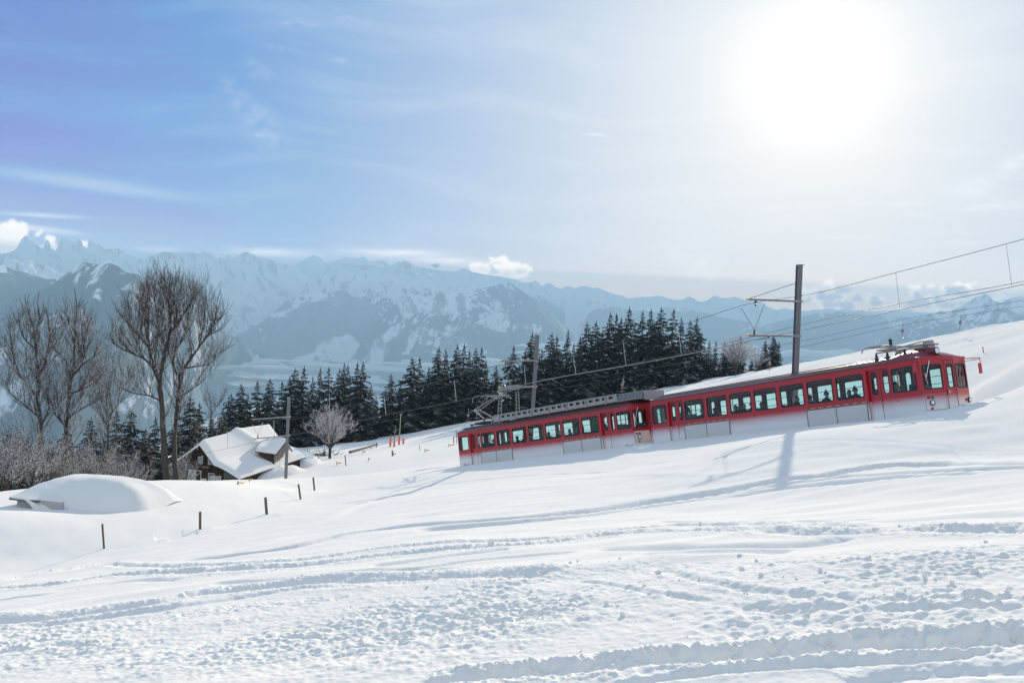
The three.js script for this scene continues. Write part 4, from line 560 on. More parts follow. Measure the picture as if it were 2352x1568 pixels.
    const wr = panel(t, 'front_panel', N[2], N[3], -1.35, 1.2, [[0.08, wallAt(N[2], N[3]).L - 0.08, 0.0, 0.95, 0.08]]); windowIn(t, wr, 0.08, wr.L - 0.08, 0, 0.95, 0.08, 0, 'windscreen');
    if (N[3][0] !== s1) panel(t, 'front_panel', N[3], [s1, -WID], -1.35, 1.2, []);
    part('door_gap', merge([put(box(0.022, 2.4, 0.01, 0.02, -0.12, 0.006), wd), put(box(0.018, 2.4, 0.01, wd.L - 0.02, -0.12, 0.006), wd), put(box(wd.L, 0.02, 0.01, wd.L / 2, 1.09, 0.008), wd)]), rubber, t);
    part('door_handle', merge([put(rbox(0.03, 0.16, 0.03, 0.1, -0.16, 0.03, 0.01), wd), put(rbox(0.14, 0.025, 0.03, 0.17, -0.14, 0.05, 0.01), wd)]), chrome, t);
    { const g = ext(rr(new THREE.Shape(), 0.07, -0.8, 0.93, -0.2, 0.02), 0.012); part('equipment_flap', put(g, wl), o.flap ?? body, t); }
    part('flap_edge', merge([put(box(0.88, 0.012, 0.014, 0.5, -0.195, 0.008), wl), put(box(0.88, 0.012, 0.014, 0.5, -0.805, 0.008), wl), put(box(0.012, 0.6, 0.014, 0.065, -0.5, 0.008), wl), put(box(0.012, 0.6, 0.014, 0.935, -0.5, 0.008), wl)]), steel, t);
    knob(t, 'signal_lamp', wl, 0.2, -0.33, 0.052, sigRed); knob(t, 'signal_lamp', wl, 0.37, -0.33, 0.052, sigGreen); lamp(t, wl, 0.33, -0.54, 0.085); knob(t, 'tail_lamp', wl, 0.3, -0.76, 0.045, tailRed);
    lamp(t, wr, wr.L - 0.14, -0.48, 0.085); knob(t, 'tail_lamp', wr, wr.L - 0.2, -0.74, 0.055, tailRed); knob(t, 'signal_lamp', wr, wr.L - 0.36, -0.47, 0.04, sigRed);
    for (const [w, x] of [[wl, 0.42], [wr, wr.L - 0.3]]) { const a = V(x, 1.1, 0.05).applyMatrix4(w.m), b = V(x - 0.22, 0.45, 0.045).applyMatrix4(w.m), c = V(x - 0.26, 0.62, 0.04).applyMatrix4(w.m), d = V(x - 0.18, 0.2, 0.04).applyMatrix4(w.m); part('wiper', [rod(a, b, 0.018), rod(c, d, 0.012)], x === 0.42 ? chrome : rubber, t); }
    // roof: an arched skin with lengthwise ribs
    const arch = (k = 1, lift = 0) => { const p = []; for (let i = 0; i <= 14; i++) { const u = i / 14; p.push([-u * WID, 1.25 + lift + k * (1 - Math.abs(2 * u - 1) ** 2.6)]); } return p; };
    const loft = (secs) => { const pos = [], idx = [], n = secs[0][1].length; for (const [s, pts] of secs) for (const [z, y] of pts) pos.push(Array.isArray(s) ? s[0] : s, y, z); for (let i = 0; i + 1 < secs.length; i++) for (let j = 0; j + 1 < n; j++) { const a = i * n + j; idx.push(a, a + n, a + 1, a + 1, a + n, a + n + 1); } const g = new THREE.BufferGeometry(); g.setAttribute('position', new THREE.Float32BufferAttribute(pos, 3)); g.setIndex(idx); g.computeVertexNormals(); return g; };
    part('roof', loft([[s0 - 0.02, arch(0.02)], [s0 + 0.04, arch(0.2)], [s0 + 0.3, arch(0.29)], [o.roofEnd, arch(0.29)]]), roofM, t);
    for (let i = 1; i < 9; i++) { const u = i / 9, y = 1.25 + 0.29 * (1 - Math.abs(2 * u - 1) ** 2.6); part('roof_rib', rbox(o.roofEnd - s0 - 0.5, 0.03, 0.035, (o.roofEnd + s0) / 2 + 0.1, y + 0.008, -u * WID, 0.01), roofM, t); }
    // the domed fairing over the cab, shaped to the nose
    const noseAt = (u) => { const q = u * WID; for (let i = 1; i < N.length; i++) if (q <= -N[i][1] + 1e-6) return lerp(N[i - 1][0], N[i][0], (q + N[i - 1][1]) / (N[i - 1][1] - N[i][1])); return N[N.length - 1][0]; };
    const dome = []; for (let j = 0; j <= 10; j++) { const v = j / 10, row = []; for (let i = 0; i <= 20; i++) { const u = i / 20, se = noseAt(u), s = lerp(o.roofEnd - 0.35, se + 0.02, v), across = (1 - Math.abs(2 * u - 1) ** 3), y = 1.24 + o.dome * across * (v < 0.3 ? lerp(0.74, 1, ss(v, 0, 0.3)) : 1 - ((v - 0.3) / 0.7) ** 2.2 * 0.96); row.push([s, y, -u * WID]); } dome.push(row); }
    { const pos = [], idx = []; for (const row of dome) for (const p of row) pos.push(...p); for (let i = 0; i < 10; i++) for (let j = 0; j < 20; j++) { const a = i * 21 + j; idx.push(a, a + 21, a + 1, a + 1, a + 21, a + 22); } const g = new THREE.BufferGeometry(); g.setAttribute('position', new THREE.Float32BufferAttribute(pos, 3)); g.setIndex(idx); g.computeVertexNormals(); part('cab_roof', g, domeM, t); }
    for (const [a, b] of [[N[0], N[1]], [N[1], N[2]], [N[2], N[3]]]) { const w = wallAt(a, b); part('cab_cornice', put(rbox(w.L, 0.07, 0.06, w.L / 2, 1.22, 0.0, 0.02), w), red, t); }
    // inside
    const L = s1 - s0, mid = (s0 + s1) / 2;
    part('floor', box(L - 0.1, 0.06, WID - 0.5, mid, -0.72, -WID / 2), dark, t); part('ceiling', box(L - 0.1, 0.04, WID - 0.14, mid, 1.12, -WID / 2), inner, t);
    for (const s of o.parts) { part('partition', [box(0.04, 1.0, 0.72, s, -0.2, -0.46), box(0.04, 1.0, 0.72, s, -0.2, -WID + 0.46), box(0.04, 0.12, 0.72, s, 1.02, -0.46), box(0.04, 0.12, 0.72, s, 1.02, -WID + 0.46), box(0.04, 1.9, 0.04, s, 0.2, -0.82), box(0.04, 1.9, 0.04, s, 0.2, -WID + 0.82)], inner, t); }
    for (const s of o.benches) for (const z of [-0.58, -WID + 0.58]) part('bench_seat', [rbox(0.1, 0.7, 0.9, s, -0.22, z, 0.04), rbox(0.42, 0.1, 0.9, s - 0.25, -0.42, z, 0.03), rbox(0.42, 0.1, 0.9, s + 0.25, -0.42, z, 0.03)], seatM, t);
    part('grab_pole', merge(o.poles.map((s) => rod(V(s, -0.7, -1.05), V(s, 1.1, -1.05), 0.02))), steel, t); part('handrail', [rod(V(s0 + 0.4, 0.98, -0.95), V(s1 - 0.4, 0.98, -0.95), 0.016), rod(V(s0 + 0.4, 0.98, -1.55), V(s1 - 0.4, 0.98, -1.55), 0.016)], steel, t);
    for (let s = s0 + 0.8; s < s1 - 0.5; s += 0.79) part('strap', [rod(V(s, 0.98, -0.95), V(s, 0.9, -0.95), 0.008), box(0.09, 0.015, 0.015, s, 0.895, -0.95)], dark, t);
    return { t, wl, wr, wd };
  }
  // upper carriage
  const up = makeCar(upperCar, 'railway_carriage', 'upper red and white carriage with a folded pantograph over its rounded cab', {
    s0: -8.98, s1: 7.05, roofEnd: 5.9, dome: 0.4, nose: [[7.05, 0], [7.46, -0.92], [7.52, -1.5], [7.42, -2.46]],
    wins: [[-8.84, -7.73], [-6.32, -4.96], [-4.71, -3.37], [-3.14, -1.79], [-1.57, -0.24], [0, 1.32], [1.54, 2.88], [3.08, 4.42], [5.78, 6.84]], doors: [[-7.58, -6.45], [4.6, 5.7]], access: [[-6.42, -3.29], [1.41, 4.5]], spots: [[-7.7, -0.32], [-1.6, -0.16], [0, -0.15], [5.95, -0.32]],
    parts: [-7.66, -6.4, 4.5, 5.75], benches: [-4.84, -3.26, -1.68, -0.12, 1.43, 2.98], poles: [-7.0, -6.2, -4.0, 5.15],
  });
  {
    const t = up.t, q = -1.25, p = (s, h, z = q) => V(s, h, z);
    const bent = (pts, r) => path(pts.map((a) => p(...a)), r, 6);
    const pan = part('pantograph', [bent([[4.83, 1.86, -0.7], [6.9, 1.82, -0.95]], 0.035), bent([[4.83, 1.86, -1.8], [6.9, 1.82, -1.55]], 0.035), bent([[4.9, 1.76, -0.75], [6.66, 1.95, -1.0]], 0.028), bent([[4.9, 1.76, -1.75], [6.66, 1.95, -1.5]], 0.028), bent([[4.83, 1.86, -0.6], [4.83, 1.86, -1.9]], 0.03), bent([[6.9, 1.82, -0.85], [6.9, 1.82, -1.65]], 0.04), bent([[4.78, 1.75, -0.6], [6.1, 1.72, -0.6], [6.7, 1.70, -0.8]], 0.035), bent([[4.78, 1.75, -1.9], [6.1, 1.72, -1.9], [6.7, 1.70, -1.7]], 0.035), bent([[5.2, 1.8, -0.8], [5.2, 1.8, -1.7]], 0.025), bent([[6.0, 1.83, -0.9], [6.0, 1.83, -1.6]], 0.025)], alu, t);
    part('contact_strip', [bent([[4.6, 2.02, -0.3], [4.6, 2.05, -2.2]], 0.035), bent([[4.47, 1.79, -0.1], [4.5, 1.95, -0.16], [4.6, 2.02, -0.3], [5.3, 1.98, -0.35], [5.66, 1.94, -0.3]], 0.03), bent([[4.47, 1.79, -2.4], [4.5, 1.95, -2.34], [4.6, 2.02, -2.2], [5.3, 1.98, -2.15], [5.66, 1.94, -2.2]], 0.03), bent([[5.3, 1.98, -0.35], [5.3, 1.98, -2.15]], 0.03)], alu, pan);
    for (const [s, z] of [[4.78, -0.6], [4.78, -1.9], [5.3, -0.6], [5.3, -1.9], [6.1, -0.6], [6.1, -1.9]]) part('insulator', new THREE.LatheGeometry([[0.1, 0], [0.1, 0.03], [0.045, 0.05], [0.075, 0.08], [0.04, 0.1], [0.07, 0.13], [0.04, 0.16], [0.035, 0.24]].map(([a, b]) => new THREE.Vector2(a, b)), 10).translate(s, 1.5, z), dark, t);
    part('spring_box', [rbox(0.5, 0.16, 0.5, 6.62, 1.73, q, 0.04), rbox(0.3, 0.14, 0.34, 6.75, 1.92, q, 0.04)], alu, t); part('roof_box', rbox(0.42, 0.22, 0.5, 6.45, 1.62, q, 0.04), domeM, t);
    part('lightning_arrester', new THREE.LatheGeometry([[0.02, 0], [0.07, 0.02], [0.05, 0.1], [0.08, 0.14], [0.05, 0.22], [0.09, 0.26], [0.05, 0.32], [0.02, 0.36]].map(([a, b]) => new THREE.Vector2(a, b)), 10).translate(5.06, 1.98, q), dark, t);
    part('roof_cable', path([p(6.75, 1.8, -0.9), p(6.9, 1.68, -0.8), p(7.0, 1.72, -0.75), p(7.12, 1.5, -0.7)], 0.012, 5), dark, t);
    const hl = part('roof_headlight', new THREE.CylinderGeometry(0.15, 0.15, 0.42, 18).rotateZ(PI / 2).translate(7.12, 1.48, -0.85), domeM, t); part('lens', new THREE.SphereGeometry(0.16, 16, 8, 0, 6.3, 0, 1.0).rotateZ(-PI / 2).translate(7.25, 1.48, -0.85), lensM, hl); part('lens_ring', new THREE.TorusGeometry(0.145, 0.02, 8, 20).rotateY(PI / 2).translate(7.33, 1.48, -0.85), rubber, hl);
    part('mirror_arm', [rod(p(7.4, 1.16, -2.4), p(7.72, 1.16, -3.0), 0.018), rod(p(7.4, 1.06, -2.4), p(7.72, 1.10, -3.0), 0.014), rod(p(7.72, 1.18, -3.0), p(7.72, 0.86, -3.02), 0.014)], red, t); part('mirror', rbox(0.05, 0.42, 0.2, 7.7, 0.74, -2.98, 0.02), red, t);
    part('mirror_arm', [rod(p(6.86, 1.02, 0.02), p(7.02, 1.1, 0.22), 0.014), rod(p(7.16, 1.12, 0.0), p(7.02, 1.1, 0.22), 0.014)], red, t); part('mirror', rbox(0.05, 0.4, 0.2, 6.98, 0.86, 0.2, 0.02), red, t);
    part('step_hose', path([V(0.25, -0.72, 0.02), V(0.36, -0.78, 0.14), V(0.44, -0.95, 0.12), V(0.48, -1.1, 0.02)].map((a) => a.applyMatrix4(up.wr.m)), 0.045, 8), rubber, t);
    part('cab_desk', [rbox(0.4, 0.5, 1.7, 6.8, -0.28, -1.25, 0.04), rbox(0.2, 0.16, 0.3, 6.8, 0.06, -0.75, 0.03)], inner, t); part('driver_seat', [rbox(0.14, 0.6, 0.45, 6.2, 0.0, -0.7, 0.06), rbox(0.45, 0.12, 0.45, 6.4, -0.3, -0.7, 0.05)], seatM, t);
    part('orange_strip', rbox(0.03, 0.86, 0.05, 5.96, 0.46, -0.12, 0.01), mat(0.7, 0.12, 0.02, 0.6), t);
  }
  // lower carriage
  const low = makeCar(lowerCar, 'railway_carriage_001', 'lower red and white carriage with a long slotted rack and raised pantograph', {
    s0: -7.32, s1: 8.6, roofEnd: 7.9, dome: 0.3, nose: [[8.6, 0], [9.0, -0.92], [9.06, -1.5], [8.96, -2.46]], flap: mat(0.66, 0.55, 0.52, 0.5),
    wins: [[-7.21, -6.17], [-4.71, -3.4], [-3.13, -1.83], [-1.57, -0.24], [0, 1.35], [1.56, 2.9], [3.12, 4.48], [4.71, 6.03], [7.47, 8.52]], doors: [[-6.0, -4.85], [6.25, 7.32]], access: [[-4.9, -1.73], [2.99, 6.11]], spots: [[-6.3, -0.35], [7.6, -0.3], [-0.2, -0.14]],
    parts: [-6.05, -4.8, 6.2, 7.38], benches: [-3.27, -1.7, -0.12, 1.46, 3.0, 4.6], poles: [-5.4, 5.2, 6.8],
  });
  {
    const t = low.t, p = (s, h, z = -1.25) => V(s, h, z), bent = (pts, r) => path(pts.map((a) => p(...a)), r, 6);
    // slotted side plates of the resistor rack
    const A = -3.75, B = 7.35;
    for (const z of [-0.38, -2.12]) {
      const sh = new THREE.Shape(); sh.moveTo(A, 1.56); sh.lineTo(B, 1.56); sh.lineTo(B, 1.96); sh.lineTo(A + 0.1, 1.96);
      for (let s = A + 0.3, i = 0; s < B - 0.25; s += 0.535, i++) sh.holes.push(rr(new THREE.Path(), s, 1.75, s + 0.36, 1.89, 0.069));
      part('resistor_side', ext(sh, 0.02).translate(0, 0, z), alu, t);
    }
    for (let s = A + 0.6; s < B; s += 1.604) part('rack_post', rbox(0.07, 0.5, 0.07, s, 1.74, -0.33, 0.015), alu, t);
    part('rack_rail', [rbox(B - A, 0.05, 0.06, (A + B) / 2, 1.97, -0.36, 0.015), rbox(B - A, 0.04, 0.06, (A + B) / 2, 1.56, -0.33, 0.012), rod(p(A + 0.1, 1.96, -0.36), p(A - 0.25, 1.5, -0.36), 0.03), rod(p(A + 0.1, 1.96, -2.1), p(A - 0.25, 1.5, -2.1), 0.03)], alu, t);
    for (let s = A + 0.45; s < B - 0.2; s += 0.535) part('resistor_element', rbox(0.3, 0.24, 1.5, s, 1.79, -1.25, 0.04), brown, t);
    part('rack_cover', box(B - A - 0.1, 0.02, 1.72, (A + B) / 2, 1.99, -1.25), steel, t);
    for (let i = 0; i < 4; i++) { const s = 7.45 + i * 0.47, g = rbox(0.43, 0.48, 0.03, 0, 0, 0, 0.01).rotateX(-0.5).translate(s + 0.22, 1.73, -0.3); const v = part('vent_frame', g, alu, t); part('vent_mesh', box(0.36, 0.41, 0.012, 0, 0, 0.016).rotateX(-0.5).translate(s + 0.22, 1.735, -0.292), meshM, v); }
    part('vent_housing', rbox(1.9, 0.4, 1.5, 8.38, 1.7, -1.2, 0.04), alu, t); part('vent_end', rbox(0.05, 0.5, 1.6, 9.36, 1.66, -1.2, 0.02), alu, t);
    // raised single-arm pantograph
    part('pantograph_base', [bent([[-6.6, 1.66, -0.6], [-4.0, 1.66, -0.6]], 0.04), bent([[-6.6, 1.66, -1.9], [-4.0, 1.66, -1.9]], 0.04), bent([[-6.5, 1.66, -0.6], [-6.5, 1.66, -1.9]], 0.04), bent([[-4.6, 1.66, -0.6], [-4.6, 1.66, -1.9]], 0.04), rbox(1.2, 0.12, 0.5, -6.0, 1.72, -1.25, 0.03), bent([[-5.4, 1.7, -0.8], [-5.4, 1.95, -1.0], [-5.4, 1.95, -1.5], [-5.4, 1.7, -1.7]], 0.05)], dark, t);
    const pan = part('pantograph', [bent([[-5.35, 1.93, -0.85], [-6.55, 2.62, -1.0]], 0.035), bent([[-5.35, 1.93, -1.65], [-6.55, 2.62, -1.5]], 0.035), bent([[-5.0, 2.03, -1.25], [-6.35, 2.66, -1.25]], 0.022), bent([[-6.58, 2.6, -1.55], [-6.58, 2.6, -0.95]], 0.05), bent([[-6.5, 2.64, -1.0], [-4.13, 3.27, -1.15]], 0.03), bent([[-6.5, 2.64, -1.5], [-4.13, 3.27, -1.35]], 0.03), bent([[-6.45, 2.58, -1.25], [-5.55, 3.28, -1.25]], 0.014)], alu, t);
    part('contact_strip', [bent([[-6.2, 3.12, -0.7], [-6.18, 3.36, -0.7], [-5.9, 3.46, -0.7], [-5.3, 3.46, -0.7], [-4.3, 3.28, -0.75], [-3.7, 3.14, -0.7], [-3.6, 3.0, -0.7]], 0.025), bent([[-6.2, 3.12, -1.9], [-6.18, 3.36, -1.9], [-5.9, 3.46, -1.9], [-5.3, 3.46, -1.9], [-4.3, 3.28, -1.8], [-3.7, 3.14, -1.9], [-3.6, 3.0, -1.9]], 0.025), bent([[-4.6, 3.36, -0.3], [-4.6, 3.36, -2.2]], 0.03), bent([[-4.05, 3.3, -0.3], [-4.05, 3.3, -2.2]], 0.03)], alu, pan);
    for (const [s, z] of [[-6.4, -0.6], [-6.4, -1.9], [-4.2, -0.6], [-4.2, -1.9]]) part('insulator', new THREE.LatheGeometry([[0.08, 0], [0.04, 0.03], [0.065, 0.06], [0.035, 0.09], [0.03, 0.16]].map(([a, b]) => new THREE.Vector2(a, b)), 10).translate(s, 1.52, z), dark, t);
    part('roof_walk', [box(3.3, 0.03, 0.3, -5.6, 1.47, -0.5), box(3.3, 0.03, 0.3, -5.6, 1.47, -2.0)], steel, t);
    part('mirror_arm', [rod(p(8.42, 1.06, 0.02), p(8.7, 1.1, 0.16), 0.012), rod(p(8.42, 0.95, 0.02), p(8.7, 1.1, 0.16), 0.012)], red, t); part('mirror', rbox(0.05, 0.36, 0.16, 8.55, 0.75, 0.12, 0.02), rubber, t);
    const font = await new FontLoader().loadAsync('fonts/droid/droid_serif_regular.typeface.json'), ink = mat(0.03, 0.03, 0.04, 0.6), slant = new THREE.Matrix4().makeShear(0, 0, 0.3, 0, 0, 0);
    for (const [s, h] of [[7.85, -1.1], [-6.95, -1.12]]) { const g = new THREE.ShapeGeometry(font.generateShapes('Rigi', 0.24), 6); g.applyMatrix4(slant); g.translate(s, h, 0.004); part('lettering', g, ink, t); }
  }
}

// ---------------------------------------------------------------- passengers
{
  // one smooth body out of tapered limbs joined softly, meshed by marching cubes
  const smin = (a, b, k) => { const h = Math.max(0, k - Math.abs(a - b)) / k; return Math.min(a, b) - h * h * k * 0.25; };
  const cap = (p, a, b, ra, rb) => { const bx = b[0] - a[0], by = b[1] - a[1], bz = b[2] - a[2], px = p[0] - a[0], py = p[1] - a[1], pz = p[2] - a[2], t = clamp((px * bx + py * by + pz * bz) / (bx * bx + by * by + bz * bz), 0, 1); return Math.hypot(px - bx * t, py - by * t, pz - bz * t) - lerp(ra, rb, t); };
  function figure(bones, lo, size, res, colour) {
    const mc = new MarchingCubes(res, M.bark, false, false, 60000); mc.isolation = 0;
    for (let k = 0; k < res; k++) for (let j = 0; j < res; j++) for (let i = 0; i < res; i++) { const p = [lo[0] + size * i / res, lo[1] + size * j / res, lo[2] + size * k / res]; let d = 9; for (const [a, b, ra, rb, s] of bones) d = smin(d, cap(p, a, b, ra, rb), s ?? 0.05); mc.field[i + j * res + k * res * res] = -d; }
    mc.update();
    const n = mc.count, pos = new Float32Array(n * 3), nor = mc.normalArray.slice(0, n * 3), col = new Float32Array(n * 3);
    for (let i = 0; i < n; i++) { const q = [0, 1, 2].map((c) => lo[c] + size * (mc.positionArray[i * 3 + c] + 1) / 2); pos.set(q, i * 3); col.set(colour(q), i * 3); }
    const g = new THREE.BufferGeometry(); g.setAttribute('position', new THREE.BufferAttribute(pos, 3)); g.setAttribute('normal', new THREE.BufferAttribute(nor, 3)); g.setAttribute('color', new THREE.BufferAttribute(col, 3)); return g;
  }
  const skin = [0.45, 0.28, 0.21];
  const head = (x, y) => [[[x, y, 0], [x - 0.005, y + 0.06, 0], 0.078, 0.088, 0.03], [[x + 0.03, y - 0.055, 0], [x + 0.045, y - 0.03, 0], 0.05, 0.055, 0.04], [[x + 0.085, y + 0.012, 0], [x + 0.1, y - 0.012, 0], 0.011, 0.016, 0.02], [[x + 0.07, y + 0.045, -0.04], [x + 0.07, y + 0.045, 0.04], 0.016, 0.016, 0.02], [[x + 0.07, y - 0.048, -0.02], [x + 0.07, y - 0.048, 0.02], 0.012, 0.012, 0.015], [[x - 0.01, y + 0.005, 0.085], [x - 0.01, y + 0.03, 0.088], 0.018, 0.02, 0.02], [[x - 0.01, y + 0.005, -0.085], [x - 0.01, y + 0.03, -0.088], 0.018, 0.02, 0.02]];
  const fingers = (x, y, z, dx, dy) => [-0.03, -0.01, 0.01, 0.03].map((o, i) => [[x, y, z + o], [x + dx * (0.075 + 0.012 * (1.5 - Math.abs(i - 1.5))), y + dy, z + o * 1.15], 0.011, 0.009, 0.012]).concat([[[x - 0.02, y, z + 0.03], [x + 0.035 * Math.sign(dx || 1), y + dy * 0.5 + 0.01, z + 0.065], 0.012, 0.01, 0.015]]);
  const seated = () => [[[0, 0.10, 0], [-0.03, 0.44, 0], 0.16, 0.17], [[-0.03, 0.44, -0.14], [-0.03, 0.44, 0.14], 0.09, 0.09, 0.08], [[-0.02, 0.5, 0], [0, 0.64, 0], 0.06, 0.052, 0.05], ...head(0.015, 0.70),
    ...[-1, 1].flatMap((s) => [[[-0.03, 0.46, 0.19 * s], [0.02, 0.2, 0.24 * s], 0.065, 0.052], [[0.02, 0.2, 0.24 * s], [0.25, 0.14, 0.13 * s], 0.05, 0.038], [[0.25, 0.14, 0.13 * s], [0.32, 0.13, 0.1 * s], 0.035, 0.032, 0.03], ...fingers(0.33, 0.125, 0.1 * s, 1, -0.015), [[0.02, 0.06, 0.09 * s], [0.43, 0.09, 0.12 * s], 0.095, 0.07], [[0.43, 0.09, 0.12 * s], [0.40, -0.34, 0.12 * s], 0.066, 0.045], [[0.40, -0.36, 0.12 * s], [0.54, -0.38, 0.13 * s], 0.045, 0.035, 0.04]])];
  const standing = () => [[[0, 0.95, 0], [-0.02, 1.38, 0], 0.15, 0.16], [[-0.02, 1.38, -0.14], [-0.02, 1.38, 0.14], 0.085, 0.085, 0.08], [[-0.01, 1.44, 0], [0.01, 1.56, 0], 0.06, 0.052, 0.05], ...head(0.02, 1.62),
    [[-0.02, 1.38, 0.19], [0.08, 1.16, 0.27], 0.062, 0.05], [[0.08, 1.16, 0.27], [0.2, 1.4, 0.22], 0.048, 0.036], [[0.2, 1.4, 0.22], [0.23, 1.46, 0.2], 0.034, 0.03, 0.03], ...fingers(0.24, 1.47, 0.2, 0.3, 0.05),
    [[-0.02, 1.38, -0.19], [-0.02, 1.1, -0.25], 0.062, 0.05], [[-0.02, 1.1, -0.25], [0.06, 0.86, -0.24], 0.048, 0.036], [[0.06, 0.86, -0.24], [0.08, 0.8, -0.235], 0.034, 0.03, 0.03], ...fingers(0.085, 0.79, -0.235, 0.2, -0.08),
    ...[-1, 1].flatMap((s) => [[[0, 0.9, 0.08 * s], [0.01, 0.5, 0.1 * s], 0.1, 0.068], [[0.01, 0.5, 0.1 * s], [-0.01, 0.09, 0.11 * s], 0.064, 0.045], [[-0.02, 0.05, 0.11 * s], [0.15, 0.03, 0.13 * s], 0.045, 0.035, 0.04]])];
  const paint = (jacket, hair, top, hip) => (p) => (p[1] > top - 0.1 ? (p[1] > top + 0.05 - 0.5 * p[0] && p[0] < 0.075 ? hair : p[1] > top - 0.085 && p[0] > -0.03 ? skin : hair) : p[1] < hip ? [0.03, 0.032, 0.04] : (Math.abs(p[2]) < 0.2 && p[0] > 0.27 && p[1] < 0.2 && hip < 0.5) ? skin : jacket);
  const M1 = new THREE.MeshStandardMaterial({ vertexColors: true, roughness: 0.85 });
  const kinds = [];
  const kind = (up, jacket, hair) => { const b = up ? standing() : seated(), g = up ? figure(b, [-1.0, -0.06, -1.0], 1.95, 74, paint(jacket, hair, 1.62, 0.88)) : figure(b, [-0.62, -0.5, -0.72], 1.44, 58, paint(jacket, hair, 0.70, 0.13)); kinds.push([g, up]); return kinds.length - 1; };
  const sDark = kind(0, [0.02, 0.02, 0.025], [0.03, 0.02, 0.015]), sBlue = kind(0, [0.03, 0.05, 0.09], [0.06, 0.035, 0.02]), sWhite = kind(0, [0.65, 0.68, 0.72], [0.05, 0.03, 0.02]), sOlive = kind(0, [0.07, 0.07, 0.02], [0.03, 0.025, 0.02]), tDark = kind(1, [0.025, 0.025, 0.03], [0.03, 0.02, 0.02]), tBlue = kind(1, [0.04, 0.06, 0.1], [0.04, 0.03, 0.02]), tGreen = kind(1, [0.10, 0.40, 0.06], [0.04, 0.03, 0.02]), sRust = kind(0, [0.12, 0.045, 0.02], [0.22, 0.12, 0.05]);
  const hatGeo = { beanie: [new THREE.SphereGeometry(0.112, 18, 10, 0, 6.3, 0, 1.75).scale(1.02, 1.1, 0.98), new THREE.TorusGeometry(0.104, 0.018, 8, 20).rotateX(PI / 2).translate(0, 0.0, 0)], pompom: [new THREE.SphereGeometry(0.112, 18, 10, 0, 6.3, 0, 1.75).scale(1.02, 1.12, 0.98), new THREE.TorusGeometry(0.104, 0.02, 8, 20).rotateX(PI / 2), new THREE.IcosahedronGeometry(0.05, 2).translate(0, 0.15, 0)], cap: [new THREE.SphereGeometry(0.11, 18, 10, 0, 6.3, 0, 1.6), new THREE.CylinderGeometry(0.075, 0.08, 0.012, 16).scale(1.3, 1, 1).translate(0.1, 0, 0)] };
  for (const k in hatGeo) hatGeo[k] = merge(hatGeo[k].map((g) => (g.index ? g.toNonIndexed() : g)));
  const hatM = {}; const hm = (c) => (hatM[c.join()] ??= mat(...c, 0.9));
  const goggle = merge([new THREE.TorusGeometry(0.098, 0.02, 8, 24).rotateX(PI / 2)]);
